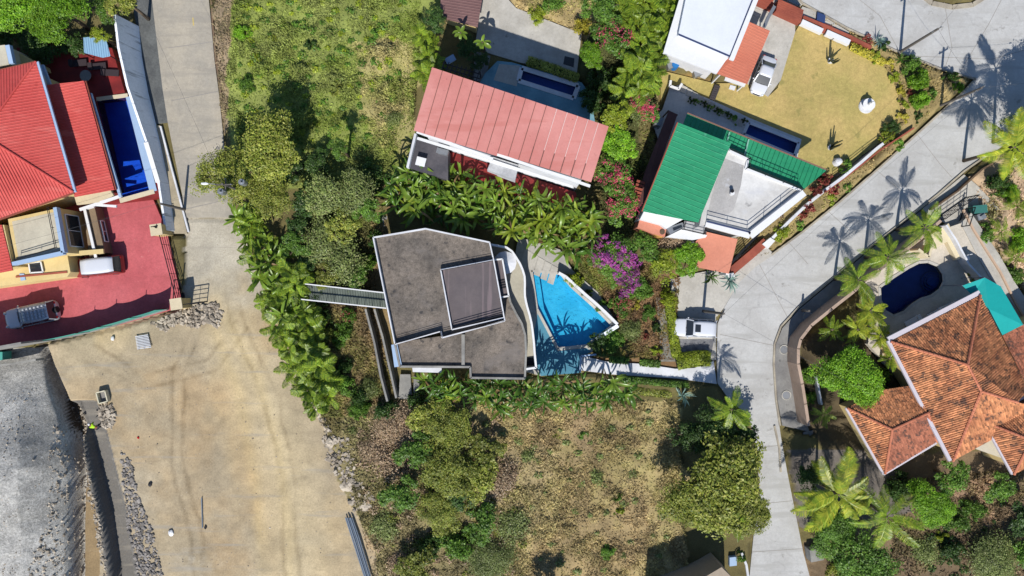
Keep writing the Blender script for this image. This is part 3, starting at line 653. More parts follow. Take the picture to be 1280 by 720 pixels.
# driveway pillars, gate, fence
for i, (x, y, l) in enumerate(((195,287,'upper cream gate pillar at the foot of the white retaining wall'),(220,380,'lower cream gate pillar at the rubble corner of the red driveway'))):
    p = W(x, y, 2.6); t = thing('gate_pillar', l, 'pillar', (p.x, p.y, 0)); MB().box(p.x, p.y, 0, 2.5, 1.15, 1.1, .15).build('pillar', M_CREAM, t); MB().box(p.x, p.y, 2.5, 2.62, 1.3, 1.25, .15).build('cap', mat('light_beige', None), t)
p = W(195,284,2.7); t = thing('gate_lamp', 'small black lamp on the upper cream gate pillar', 'lamp', W(195,284,2.62))
MB().disc(p.x, p.y, 2.62, 2.8, .12, 8).tube([(p.x,p.y,2.75),(p.x,p.y,3.2)], .04).build('stem', M_BLACK, t); MB().beam((p.x-.35,p.y,3.1),(p.x+.4,p.y+.15,3.1), .08, .08).build('arm', M_BLACK, t)
def gate(label, a, b, z0, z1, n, cols, base=0):
    t = thing('iron_gate', label, 'gate', (W(*a, 0)+W(*b, 0))/2); A_, B_ = W(*a, base), W(*b, base)
    fr = MB()
    for z in (z0, z1): fr.beam(A_+Vector((0,0,z)), B_+Vector((0,0,z)), .08, .08)
    for q in (A_, B_): fr.beam(q+Vector((0,0,z0)), q+Vector((0,0,z1)), .1, .1)
    fr.build('frame', M_BLACK, t)
    for i in range(n):
        z = z0+(z1-z0)*(i+1)/(n+1); MB().beam(A_+Vector((0,0,z)), B_+Vector((0,0,z)), .05, .05).build('bar', M_BLACK, t)
    for i in range(1, cols): q = A_.lerp(B_, i/cols); MB().beam(q+Vector((0,0,z0)), q+Vector((0,0,z1)), .05, .05).build('post', M_BLACK, t)
    return t
gate('black sliding iron gate between the two cream pillars', (210,289), (233,378), .2, 2.2, 3, 5)
gate('open black gate leaf standing across the rubble corner by the road', (229,382), (260,377), .2, 2.3, 3, 3)
gate('dark iron gate leaf swung out onto the west road', (231,350), (229,382), .2, 2.4, 1, 2)
# boundary wall with teal netting
bwp = [(-80,452),(60,426),(100,418),(150,405),(213,386)]
t = thing('boundary_fence', 'low boundary wall with tall teal shade netting south of the red driveway', 'fence', W(120,412,0))
bp = PL(bwp, 0); mb = MB()
for a, b in zip(bp[:-1], bp[1:]):
    d = (b-a).normalized(); n = Vector((d.y,-d.x,0))*.1; mb.prism([Vector((q.x,q.y,.9)) for q in (a+n,b+n,b-n,a-n)], -.3)
mb.build('wall', M_RAW, t)
net = mat('teal_netting', c(80,165,150), c(70,150,138), 2, .7, 0, .1)
def fence_net(a, b, h, sag, name='netting'):
    mb = MB(); N = 10; vs = []
    for i in range(N+1):
        f_ = i/N; p = a.lerp(b, f_); s_ = sag*4*f_*(1-f_); vs += [Vector((p.x, p.y, .9)), Vector((p.x, p.y-.0, h-s_))]
    mb.add(vs, [(2*i, 2*i+2, 2*i+3, 2*i+1) for i in range(N)])
    o = mb.build(name, net, t); md_ = o.modifiers.new('t', 'SOLIDIFY'); md_.thickness = .03
for a, b, h in ((W(75,423.2,0),W(118,414,0),2.9),(W(118,414,0),W(145,406.5,0),3.0),(W(145,406.5,0),W(182,395.5,0),3.0),(W(182,395.5,0),W(213,386,0),3.0)):
    fence_net(a, b, h, .35); MB().beam((b.x,b.y,.9), (b.x,b.y,h+.5), .08, .08).build('post', M_BLACK, t)
mb = MB(); a, b = W(-80,452,0), W(75,423.2,0); d = (b-a).normalized(); n = Vector((d.y,-d.x,0))*.1
mb.prism([Vector((q.x,q.y,6.2)) for q in (a+n,b+n,b-n,a-n)], .9).build('tall_panel', M_RAW, t)
# blue drum etc. in the shaded pit
# ---- house B: flat grey-brown gravel roof
Bh = thing('flat_roof_house', 'modern house with dark gravel flat roofs and white parapet edge in the centre', 'house', W(570,380,0))
zu, zl = 6.3, 3.9
U = [(467,297),(532,286),(612,303),(617,325),(631,401),(553,422),(551,414),(494,430)]
Up = PL(U, zu); MB().prism(Up, zl-.1).build('roof', M_GRAVELROOF, Bh, label='upper dark gravel roof')
mb = MB(); q = PL(U, zu+.28)
for a, b in zip(q, q[1:]+q[:1]): mb.beam(a, b, .13, .56)
mb.build('parapet', M_WHITEB, Bh)
pn = PL([(552.5,338),(615.5,326),(629,394),(565.5,411)], zu+.1); MB().prism(pn, zu-.2).build('penthouse_roof', M_PENT, Bh)
mb = MB(); mb.path([W(551,337,zu+.3), W(565,412,zu+.3), W(630,397,zu+.3)], .12, .5).beam(W(551,337,zu+.3), W(616,325,zu+.3), .12, .5); mb.build('parapet', M_WHITEB, Bh)
rail(Bh, [W(552,338,zu), W(616,326,zu)], .9, M_BLACK, 4, 1.8, r=.016)
rail(Bh, [W(495,429,zu), W(551,413,zu), W(553,420,zu), W(630,401,zu)], .9, M_BLACK, 4, 1.8, r=.016)
rail(Bh, [W(566,410,zu+.1), W(628,393,zu+.1)], .8, M_BLACK, 3, 1.8)
Lr = [(494,428),(500,457),(587,457.5),(588,471),(656,472),(657,440),(656,419),(652,404),(645,392),(638,378),(635,368),(624,372),(630,398),(553,420)]
MB().prism(PL(Lr, zl), zl-.5, bottom=True).build('roof', M_GRAVELROOF, Bh, label='lower gravel roof terrace on the south side')
mb = MB().path(PL([(494,430),(500,458),(588,458.5),(588.5,472),(656,473),(657.5,440),(656.5,419),(652,404),(645,392),(638,378),(635,366)], zl+.16), .22, .42); mb.build('parapet', M_RAW, Bh)
MB().beam(W(579,418,zl+.1), W(579,457,zl+.1), .35, .3).build('upstand', M_RAW, Bh)
MB().prism(PL([(489,431),(495,431),(501,458),(493,459)], 3.2), 2.9, bottom=True).build('ledge', M_BLUE, Bh)
MB().prism(PL([(515,457),(552,459),(552,466),(516,465)], 3.0), 2.7, bottom=True).build('ledge', M_WHITEB, Bh)
MB().beam(W(494,430,zl), W(500,457,zl), .5, .5).build('fascia', M_BLUE, Bh)
walls('wall', Up, 0, zl-.2, M_WHITEB, Bh, 1.2)
walls('wall', PL([(496,432),(502,455),(588,456),(590,468),(652,468),(650,410),(630,400)], zl), 0, zl-.6, M_WHITEB, Bh, .7)
# curved terrace
ct = [(614,306),(633,309),(645,322),(653,337),(656,353),(656,370),(659,384),(662,394),(666,417),(668,440),(670,459),(656,461),(656,419),(645,392),(636,370),(617,325)]
MB().prism(PL(ct, 3.0), 2.7, bottom=True).build('curved_terrace', mat('terrace_floor', c(190,184,166), c(176,170,154), 1.2, .85, .004, .1), Bh)
mb = MB().path(PL([(614,306),(633,309.5),(640,314.5),(645,322),(650,330),(653,337),(655.5,345),(656,353),(655.8,362),(656,370),(657.3,377),(659,384),(662,394),(664.5,405),(666,417),(667.3,429),(668,440),(670,459),(656,461)], 3.7), .22, 1.0); mb.build('curved_parapet', M_WHITE, Bh)
MB().prism(PL([(657,447),(667,447),(668,457),(657,457)], 3.06), 3.0).build('grating', M_BLACK, Bh)
walls('wall', PL([(622,318),(646,335),(650,360),(652,390),(660,420),(662,455),(630,455),(610,360)], 2.7), 0, 2.65, M_WHITEB, Bh, .5)
p = W(629,326,4.0); 
sh = MB(); sh.tube([(p.x+.2,p.y-.2,3.0),(p.x+.2,p.y-.2,3.8)], .06).build('post', M_WHITE, Bh)
sh = MB(); vs = [(p.x+.2, p.y-.2, 4.2)]
for i in range(12): t_ = i*math.pi/6; vs.append((p.x+.2+1.25*math.cos(t_), p.y-.2+1.25*math.sin(t_), 3.8))
par = thing('parasol', 'round pale parasol shaded beside the upper roof on the curved terrace', 'parasol', (p.x+.2, p.y-.2, 3.0))
sh.add(vs, [(0, 1+i, 1+(i+1) % 12) for i in range(12)]); sh.build('canopy', M_WHITEB, par)
MB().tube([(p.x+.2,p.y-.2,3.0),(p.x+.2,p.y-.2,4.18)], .04).build('pole', M_METAL, par)
st = PL([(617,325),(628,324),(636,370),(624,372)], 5.6); MB().prism(st, zl).build('stair_block', M_PENT, Bh)
mb = MB().path([q+Vector((0,0,.12)) for q in st+[st[0]]], .16, .3); mb.build('stair_rim', M_WHITE, Bh)
for i in range(4): a, b = W(623.5+i*.9,351+i*3,5.64), W(631+i*.8,349.5+i*3,5.64); MB().beam(a, b, .14, .05).build('step', M_BLACK, Bh)
# deck slabs beside the pool
for i in range(5):
    x = 656+i*8.5; y = 312+i*5
    MB().prism(PL([(x,y-1),(x+7.6,y+3),(x+1.5,y+24),(x-6,y+21)], .36), .2).build('slab', M_PAVE, bpy.data.objects['central_pool_deck'])
# curved white wall by the pool
mb = MB(); mb.path(PL([(698,341),(707,346),(716,354),(730,367),(744,379),(757,391),(771,405)], .9), .28, 1.2)
mb.build('curved_pool_wall', M_WHITE, label='thin curved white wall along the north-east side of the cyan pool', cat='wall')
MB().path(PL([(772,407),(756,417),(745,424)], .6), .4, .7).build('pool_rim_wall', M_STAINW, label='short stained white wall at the sharp tip of the cyan pool', cat='wall')
MB().path(PL([(745,443),(726,445),(725,466)], .6), .18, .5).build('path_edge_wall', M_BLUE, label='low pale blue L shaped wall where the white path meets the pool deck', cat='wall')
# west stairs
S = thing('outdoor_stairs', 'long grey outdoor staircase with white rails running west from the flat-roofed house', 'staircase', W(425,370,0))
a0, a1, b0, b1 = W(367,353,2.0), W(483,366,3.4), W(371,373,2.0), W(485,385,3.4)
tread = None
for i in range(36):
    f0, f1 = i/36, (i+.86)/36
    p = [a0.lerp(a1,f0), a0.lerp(a1,f1), b0.lerp(b1,f1), b0.lerp(b1,f0)]
    z = a0.lerp(a1,f0).z; MB().prism([Vector((q.x,q.y,z+(i % 2)*.004)) for q in p], z-.18, bottom=True).build('tread', M_STEP, S)
MB().prism([a0-Vector((0,0,.25)), a1-Vector((0,0,.25)), b1-Vector((0,0,.25)), b0-Vector((0,0,.25))], -.1).build('base', M_STEP, S)
for a, b in ((a0,a1),(b0,b1)):
    mb = MB().beam(a+Vector((0,0,.95)), b+Vector((0,0,.95)), .12, .1)
    mb.build('handrail', M_WHITE, S)
    for i in range(13): q = a.lerp(b, i/12); MB().beam(q, q+Vector((0,0,.95)), .05, .05).build('baluster', M_METAL, S)
# west walkway slabs and low walls
wk = [(459,268),(484,270),(484,300),(476,345),(466,330)]
wkt = sheet('west_walkway', wk, .3, M_PAVE_G)
for i in range(7):
    y = 269+i*11; x = 460+max(0,(y-300))*.12
    MB().prism(PL([(x,y),(x+21-max(0,(y-300))*.2,y+1),(x+20-max(0,(y-300))*.2,y+10),(x,y+9)], .37), .2).build('slab', M_RAW, wkt)
for pts, l in (([(459,386),(470,428),(478,470),(486,500)],'outer low grey retaining wall west of the flat-roofed house'), ([(470,386),(480,420),(489,460),(497,496)],'inner low grey retaining wall hard against the flat-roofed house')):
    MB().path(PL(pts, .9), .22, 1.9).build('low_wall', M_RAW, label=l, cat='wall')
MB().prism(PL([(500,468),(513,468),(515,500),(498,498)], .8), -.2).prism(PL([(517,470),(524,474),(524,498),(517,500)], 1.1), -.2).build('cistern_block', M_RAW, label='weathered grey concrete block below the lower gravel roof', cat='block')
# ---- house C: faded red sheet roof
Ch = thing('faded_red_roof_house', 'house with long faded red panel roof above the banana hedge', 'house', W(640,165,0))
cN0, cN1, cS1, cSm, cSn, cS0 = (540,84),(761,158),(738,231),(618,190),(616,198),(517,163)
zn, zs = 10.4, 9.4
def cz(x, y):   # roof plane height from pixel position across the slope
    d = ((x-540)*-74+(y-84)*221)/math.hypot(74,221); return zn-(zn-zs)*d/84
rn = [W(x, y, cz(x, y)) for x, y in (cN0, cN1, cS1, cSm, cSn, cS0)]
n_p = 17
NA, NB, SA, SB = rn[0], rn[1], rn[5], rn[2]
for i in range(n_p):
    f0, f1 = i/n_p+.0006, (i+1)/n_p-.0006
    s1 = .0 if f1 < .455 else .0
    a, b = NA.lerp(NB, f0), NA.lerp(NB, f1); d_, e_ = SA.lerp(SB, f1), SA.lerp(SB, f0)
    if i >= 8: d_ = d_.lerp(b, .045); e_ = e_.lerp(a, .045)
    lift = Vector((0,0,.012*(i % 2)))
    face(MB(), [a+lift, b+lift, d_+lift, e_+lift], .06).build('roof_panel', M_PINKROOF, Ch)
    if i: 
        s_ = MB().beam(a+Vector((0,0,.03)), e_+Vector((0,0,.03)), .06, .05)
        o = s_.build('seam', mat('roof_seam', c(120,80,74), None, 2, .7, 0, .2) if i < 12 else mat('pale_seam', c(222,190,184), None, 2, .5, 0, .1), Ch)
        if i >= 11: MB().beam(a.lerp(e_, .72)+Vector((0,0,.035)), e_+Vector((0,0,.035)), .09, .05).build('seam', mat('roof_seam', None), Ch)
walls('wall', [Vector((p.x,p.y,0)) for p in (rn[0], rn[1], rn[2], rn[5])], 0, zs-.15, M_WHITEB, Ch, 1.0)
MB().beam(SA+Vector((.3,-.05,-.25)), rn[4]+Vector((0,-.05,-.25)), .3, .3).beam(rn[3]+Vector((0,-.1,-.25)), SB+Vector((0,-.1,-.25)), .25, .3).build('gutter', M_WHITE, Ch)
MB().prism(PL([(522,171),(612,198),(716,232),(716,235),(610,202),(521,174)], 8.2), 8.0, bottom=True).build('cornice', M_WHITE, Ch)
MB().prism(PL([(616,196),(648,206),(644,225),(609,212)], 8.0), 6.2, bottom=True).build('porch_roof', mat('grey_white_slab', c(205,205,205), c(176,176,178), 1.2, .85, .004, .14), Ch)
MB().prism(PL([(559,188),(612,205),(720,240),(722,262),(560,225)], 2.2), 0).build('balcony_floor', M_REDTILE, Ch)
MB().beam(W(605,213,6.3), W(648,226,6.3), .3, .9).build('balcony_wall', M_REDTILE, Ch)
MB().prism(PL([(522,172),(560,186),(560,225),(512,210)], 5.2), 0).build('side_terrace', mat('dark_grey_tiles', c(96,92,96), c(76,74,80), 1.5, .7, .003, .15), Ch)
MB().beam(W(520,168,6.0), W(510,210,6.0), .25, .8).build('side_wall', M_WHITEB, Ch)
t = thing('patio_table', 'small white square table on the dark terrace under the faded red roof', 'table', W(526,202,5.2)); p = W(526,202,5.9)
MB().box(p.x, p.y, 5.85, 5.92, 1.0, .9, -.25).build('table_top', M_WHITE, t)
for sx in (-.4,.4):
    for sy in (-.35,.35): MB().box(p.x+sx, p.y+sy, 5.2, 5.85, .06, .06).build('leg', M_METAL, t)
p = W(554,190,5.8); t = MB().box(p.x, p.y, 5.2, 6.1, 1.1, .5, -.25).box(p.x-.1, p.y, 6.1, 6.16, 1.15, .55, -.25).build('cabinet', M_METAL, label='small grey metal cabinet against the wall under the faded red roof', cat='cabinet')
for j in range(7): 
    p = W(575+j*20, 184+j*6.7, 7.2)
    if j != 2: window(Ch, (p.x+.9, p.y+1.0-.32), (p.x-.7, p.y+1.0+.25), 6.1, 7.8)
# neighbour's brown roof at the top edge, its shaded pergola
G = thing('brown_roof_house', 'house with plain brown ribbed roof cut by the top edge', 'house', W(575,-5,0))
gp = PL([(552,-34),(608,-34),(597,34),(550,22)], 3.2); f = face(MB(), gp, .1).build('roof', M_BROWNROOF, G); ribs(MB(), gp, gp[1], gp[2], .3, .1, .05).build('rib', M_BROWNROOF, f, stuff=True)
walls('wall', gp, 0, 3.05, M_CREAM, G, .6)
P_ = thing('pergola', 'dark grid pergola in the shade north of the faded red roof', 'pergola', W(585,90,0))
for i in range(9): MB().beam(W(556+i*5.4,76+i*1.6,2.4), W(550+i*5.4,94+i*1.6,2.4), .08, .12).build('slat', mat('dark_timber', c(70,64,66), None, 2, .8, 0, .15), P_)
for i in range(4): MB().beam(W(554-i*1.6,79+i*5.4,2.26), W(601-i*1.6,93+i*5.4,2.26), .1, .1).build('beam', mat('dark_timber', None), P_)
for q in ((556,77),(600,90),(551,93),(595,107)): p = W(*q,2.2); MB().beam(p, (p.x,p.y,0), .12, .12).build('post', mat('dark_timber', None), P_)
t = thing('garden_swing', 'small pale canopy seat in the shade left of the pergola', 'seat', W(563,75,0)); MB().box(*W(563,74,1.7)[:2], 1.65, 1.72, 1.1, .7, .5).build('canopy', M_BLUE, t); MB().box(*W(563,76,.5)[:2], .4, .5, 1.0, .5, .5).build('seat', M_WHITE, t)
for s in (-.45,.45): p = W(563,74,1.65); MB().beam((p.x+s*.9,p.y+s*.5,1.65),(p.x+s*.9,p.y+s*.5,0), .05,.05).build('post', M_METAL, t)
MB().prism(PL([(706,70),(718,73),(717,84),(704,80)], .12), .05).build('drain_cover', mat('dark_cover', c(70,74,80), None, 3, .8, 0, .1), label='dark square drain cover on the grey court', cat='cover')
# ---- house D: green sheet roof
D = thing('green_roof_house', 'white house with bright green sheet roofs beside the golden lawn', 'house', W(880,230,0))
zd = 6.6
gd = [W(847.5,153,zd), W(914,179,zd), W(873,278,zd), W(803,264,zd)]
f = face(MB(), gd, .12).build('main_roof', M_GREENROOF, D); ribs(MB(), gd, gd[3], gd[0], .55, .1, .05).build('rib', M_GREENROOF, f, stuff=True)
mb = MB().beam(gd[0]+Vector((-.05,0,-.05)), gd[3]+Vector((-.05,0,-.05)), .12, .2); mb.build('fascia', M_BRICK, D)
za = 4.6
ga = [W(859,142,za), W(899,158,za), W(1033,213,za), W(1002,239,za+.25), W(905,200,za+.35), W(852,160,za+.3)]
f = face(MB(), ga, .1).build('veranda_roof', M_GREENROOF, D)
g2 = [ga[0], ga[2], ga[3], ga[5]]; ribs(MB(), [ga[0],ga[2],ga[3],Vector((ga[4].x,ga[4].y,za+.3)),ga[5]], ga[0], ga[2], .5, .09, .06).build('rib', M_GREENROOF, f, stuff=True)
MB().beam(ga[0]+Vector((0,.06,-.05)), ga[2]+Vector((0,.06,-.05)), .14, .2).build('fascia', mat('brown_gutter', c(140,104,90), None, 2, .6, 0, .1), D)
for q in ((931,172),(918,166)): 
    a = W(q[0]+6,q[1]+2,za+.12); MB().beam(W(936,174,za+.14), W(930,197,za+.4), .16, .06).build('roof_strip', mat('pale_green_strip', c(150,205,180), None, 1, .6, 0, .1), D) if q[0] == 931 else MB().beam(W(912,165,za+.14), W(909,176,za+.3), .12, .05).build('roof_strip', mat('pale_green_strip', None), D)
zt = 5.6
tr_ = [(910,188),(935,199),(933,211),(1003,239),(936,293),(883,278),(874,283),(880,255)]
roofmix = mat('patchy_white_roof', c(232,230,226), c(186,182,176), .32, .85, .006, .1, spots=(c(150,148,146), .5, .63), streak=(c(205,205,208), R_(20), .3, .5, .6))
MB().prism(PL(tr_, zt), 0).build('roof_terrace', roofmix, D)
MB().prism(PL([(906,198),(930,207),(926,232),(917,262),(905,272),(884,268),(893,232)], zt+.006), zt).build('screed_patch', mat('bare_screed', c(194,190,186), c(176,173,170), .9, .9, .006, .14, spots=(c(200,200,202), .8, .6)), D)
mb = MB().beam(W(909,187,zt+.1), W(935,199,zt+.1), .3, .2).beam(W(935,199,zt+.1), W(932,211,zt+.1), .25, .2).beam(W(932,211,zt+.1), W(1003,239,zt+.1), .25, .2)
mb.build('kerb_edge', M_WHITE, D)
mb = MB().beam(W(1004,240,zt+.08), W(937,294,zt+.08), .9, .3).beam(W(937,294,zt+.08), W(882,279,zt+.08), .7, .3).build('parapet', M_WHITE, D)
mb = MB().beam(W(999,239,zt+.15), W(935,290,zt+.15), .14, .34).beam(W(935,290,zt+.15), W(883,277,zt+.15), .14, .34); mb.build('parapet_base', mat('navy_paint', c(60,72,110), None, 1, .6, 0, .05), D)
rail(D, [W(911,188,zt+.2), W(935,199,zt+.2), W(934,210,zt+.2), W(1001,238,zt+.2)], .95, M_BLACK, 2, 2.0)
rail(D, [W(997,240,zt+.3), W(934.5,289,zt+.3), W(884,276,zt+.3)], .9, M_METAL, 2, 2.0)
p = W(914,242,zt); MB().disc(p.x, p.y, zt, zt+.5, .22, 10).build('roof_vent', M_WHITE, D); MB().disc(p.x-.05, p.y+.2, zt+.5, zt+.55, .2, 8).build('vent_cap', M_BLACK, D)
walls('wall', [Vector((q.x,q.y,0)) for q in gd], 0, zd-.2, M_WHITEB, D, .8)
walls('wall', [Vector((q.x,q.y,0)) for q in (ga[0],ga[2],ga[3],ga[4],ga[5])], 0, za-.3, M_WHITEB, D, 1.6)
# south side bits
MB().prism(PL([(806,262),(856,273),(833,286),(826,281),(800,274)], 4.4), 0).build('roof_slab', M_WHITE, D)
q = PL([(800,273),(827,279),(833,285),(831,296),(816,292),(797,284)], 3.6); MB().prism(q, 0).build('small_roof', M_SALMON, D)
MB().prism(PL([(833,285),(828,297),(815,292),(817,288)], 3.2), 0).build('yellow_wall', mat('yellow_render', c(214,164,90), None, 1, .8, 0, .1), D)
p = W(828,290,3.7); MB().disc(p.x, p.y, 3.55, 3.72, .28, 12).build('meter', M_WOOD, D)
q = PL([(833,285),(853,278),(856,283),(838,293)], 3.9); MB().prism(q, 0).build('window_bay', M_METAL, D)
q = PL([(841,285),(852,281),(853,284),(842,288.5)], 3.96); MB().prism(q, 3.85).build('window', M_GLASS, D)
MB().prism(PL([(833,296),(853,286),(884,294),(882,297),(866,300),(848,298)], 3.3), 0).build('roof_slab', M_WHITE, D)
q = PL([(856,276),(882,281),(879,293),(853,287)], 3.6); MB().prism(q, 0).build('balcony', mat('grey_white_slab', None), D); rail(D, [q[0],q[3],q[2],q[1]], .8, M_BLACK, 2, 1.0)
q = PL([(884,290),(922,299),(911,342),(871,334),(868,303)], 3.0); f = MB().prism(q, 2.8, bottom=True).build('garage_roof', M_SALMON, D)
for p in q: MB().beam((p.x*.995,p.y*.995,2.8), (p.x*.995,p.y*.995,0), .25, .25).build('post', M_WHITE, D)
p = W(914,345,1.2); MB().prism(PL([(909,342),(917,341),(919,346),(911,347)], 1.2), 0).build('white_block', M_WHITE, D)
# slatted fence and brick ledge on the street side
t = thing('slatted_fence', 'black horizontal slat fence above the brick ledge beside the salmon roof', 'fence', W(930,310,0))
for i in range(9): MB().beam(W(915,329-i*.4,.7+i*.26), W(949,293-i*.4,.7+i*.26), .06, .1).build('slat', M_BLACK, t)
for x, y in ((915,329),(932,311),(949,293)): MB().beam(W(x,y,.2), W(x,y-.4,3.0), .1, .1).build('post', M_BLACK, t)
t = MB().path(PL([(912,340),(938,318),(956,302)], .5), .9, .9).build('brick_ledge', M_BRICK, label='brick red ledge along the driveway below the black slat fence', cat='wall')
mbw = MB().path(PL([(958,304),(985,277),(1005,258),(1030,238),(1052,222),(1075,203),(1092,188),(1102,180)], .5), .32, .8); mbw.build('garden_wall', M_WHITEB, label='low white garden wall running diagonally beside the road verge', cat='wall')
MB().path(PL([(1032,240),(1056,222),(1078,205),(1098,189),(1142,160)], .7), .16, .3).build('brick_coping', M_BRICK, label='brick red coping line on the wall round the corner garden', cat='wall')
MB().prism(PL([(953,305),(963,297),(969,301),(960,311)], 1.1), 0).build('gate_post', M_WHITE, label='square white gate post at the lower end of the white garden wall', cat='post')
# lawn edge fence (thin black) near the cacti
t = thing('wire_fence', 'thin black railing between the golden lawn and the road verge', 'fence', W(1080,205,0)); rail(t, [W(1040,222,.1), W(1060,208,.1), W(1078,194,.1), W(1097,180,.1), W(1118,163,.1)], 1.1, M_BLACK, 3, 1.6)
# west lean-to
ln = [W(836,138,3.2), W(847,143,3.2), W(812,240,3.2), W(800,262,3.2), W(793,258,3.0), W(806,215,3.0)]
t = thing('lean_to', 'long narrow dark brown lean-to roof along the west side of the green roof', 'roof', W(822,200,0))
MB().prism(ln, 3.05, bottom=True).build('roof', mat('dark_brown_roof', c(112,72,66), c(94,60,56), 1, .7, 0, .15), t)
for p in ln: MB().beam((p.x,p.y,3.05),(p.x,p.y,0), .12, .12).build('post', M_WOOD, t)
for i in range(8): a, b = W(806-i*1.4,229+i*4.3,3.3), W(796-i*1.2,226+i*4.3,3.3); MB().beam(a, b, .25, .08).build('batten', M_BRICK, t)
MB().prism(PL([(822,146),(830,148),(826,158),(818,155)], 1.6), 0).build('cistern', M_METAL, label='grey metal tank beside the dark lean-to and the pink bougainvillea', cat='tank')
MB().path(PL([(838,101),(837,108),(848,112),(852,105)], .8), .25, .5).build('white_ledge', M_WHITE, label='white U shaped garden ledge at the top of the shaded terrace', cat='wall')
t = thing('garden_steps', 'narrow grey timber walkway between the white house and the shaded terrace', 'walkway', W(896,115,.1))
for i in range(7): MB().beam(W(893+.0-i*1.0,107+i*2.6,.35), W(900-i*1.0,109+i*2.6,.35), .22, .1).build('plank', mat('dark_timber', None), t)
# curved paved steps by the terrace
for i in range(11):
    x, y = 852+i*7.2, 106+i*4.2; MB().prism(PL([(x,y),(x+6,y+2.6),(x+4,y+11),(x-2,y+8.6)], .42), .3).build('paver', M_PAVE, bpy.data.objects['green_house_terrace'])
# ---- house E: white flat roof
E = thing('white_roof_house', 'white flat-roofed house with terracotta awning at the top edge', 'house', W(890,30,0))
ze = 5.4
up = PL([(866,-44),(848,43),(912.5,70.5),(958,-44)], ze)
MB().prism(up, 4.2).build('upper_roof', mat('bright_white_roof', c(236,240,246), c(228,232,240), .6, .7, .003, .04, spots=(c(196,196,196), .5, .7)), E)
lo = [W(830,64,4.5), W(848,41,5.0), W(872,-44,5.0), W(845,-44,4.5)]
MB().prism(PL([(829,66),(850,38),(914,66),(896,92)], 4.7), 4.4, bottom=True).build('lower_roof', M_WHITE, E)
MB().prism(PL([(829,66),(862,-44),(872,-44),(852,40)], 4.69), 4.4, bottom=True).build('lower_roof', M_WHITE, E)
MB().path([W(848,43,ze+.02), W(912.5,70.5,ze+.02), W(958,-44,ze+.02)], .16, .06).build('roof_seam', mat('navy_paint', None), E)
MB().path([W(914,75,ze), W(962,-44,ze)], .5, .3).build('parapet', M_WHITE, E)
walls('wall', PL([(835,64),(862,-44),(960,-44),(912,72),(896,88)], 4.4), 0, 4.4, M_WHITEB, E, .4)
aw = [W(934,26,3.9), W(962.5,38.5,3.6), W(934,105,3.3), W(896,92,3.5), W(914,76,3.8)]
f = face(MB(), aw, .08).build('awning', M_TERRA, E); ribs(MB(), aw, aw[1], aw[2], .3, .08, .05).build('rib', M_TERRA, f, stuff=True)
MB().beam(W(906,98,2.9), W(931,106.5,2.9), .4, .25).build('beam', M_WHITE, E)
for q in ((961,40),(933,103),(900,93)): p = W(*q,3.2); MB().beam(p, (p.x,p.y,0), .15, .15).build('post', M_WHITE, E)
for x, y, l in ((838,74,'white outdoor unit at the lower left corner of the white roof'),(840,82,'small white cistern below the white roof corner'),(873,92,'small pale box against the white house wall')):
    p = W(x,y,.6); MB().box(p.x,p.y,.05,1.0,1.1,.6,.3).box(p.x,p.y,1.0,1.05,1.2,.7,.3).build('outdoor_unit', M_METAL, label=l, cat='box')
p = W(845,80,1.2); MB().disc(p.x,p.y,.05,1.1,.42,12).disc(p.x,p.y,1.1,1.18,.38,12).build('water_drum', mat('bright_blue_plastic', c(40,120,190), None, 1, .4, 0, .05), label='bright blue drum beside the white house corner', cat='drum')
MB().prism(PL([(913,106),(920,108),(918,113),(911,111)], .14), .06).build('white_slab', M_WHITEB, label='small square white slab on the grass below the terracotta awning', cat='slab')
# street fence of the white house
t = thing('striped_fence', 'black and white slatted gate on the brick red base at the top edge', 'gate', W(985,5,0))
for i in range(7): MB().beam(W(963,-12+i*.5,.4+i*.3), W(1000,6+i*.5,.4+i*.3), .06, .12).build('slat', M_BLACK, t)
for i in range(6): MB().beam(W(963,-12+i*.5,.55+i*.3), W(1000,6+i*.5,.55+i*.3), .03, .1).build('slat', M_WHITE, t)
for x, y in ((963,-12),(982,-3),(1000,6)): MB().beam(W(x,y,0), W(x,y,2.6), .12, .12).build('post', M_BLACK, t)
t = thing('brick_planter', 'brick red ribbed ledge between the striped gate and the golden lawn', 'wall', W(985,15,0))
for i in range(6): MB().beam(W(971-.6*i,2+i*2.6,.6), W(1002-.6*i,16+i*2.6,.6), .22, 1.0+.01*i).build('course', M_BRICK, t)
t = thing('brick_steps', 'brick red steps left of the striped gate above the terracotta awning', 'steps', W(955,5,0))
for i in range(4): MB().beam(W(944,-8+i*4,.6-.1*i), W(966,2+i*4,.6-.1*i), .3, .5).build('step', M_BRICK, t)
MB().path(PL([(968,8),(960,22),(955,34)], 1.4), .35, .3).build('grey_beam', M_METAL, label='curved grey beam above the gap beside the terracotta awning', cat='beam')
MB().prism(PL([(944,10),(960,16),(955,25),(938,17)], .16), .1).build('slab', M_PAVE, label='sunlit concrete slab between white roof and terracotta awning', cat='slab')
for pts, l in (([(1001,28),(1027,40)],'left white bench wall at the top of the golden lawn'), ([(1032,41),(1061,54)],'right white bench wall at the top of the golden lawn')):
    MB().path(PL(pts, .5), .6, .5).build('bench_wall', M_WHITE, label=l, cat='bench')
t = thing('brick_edging', 'brick red border between the white bench walls and the street pads', 'wall', W(1030,35,0))
MB().path(PL([(1003,22),(1032,34),(1062,47),(1088,60)], .35), .35, .5).build('edging', M_BRICK, t); MB().prism(PL([(1031,29),(1041,33),(1034,42),(1024,38)], .45), .1).build('landing', M_BRICK, t)
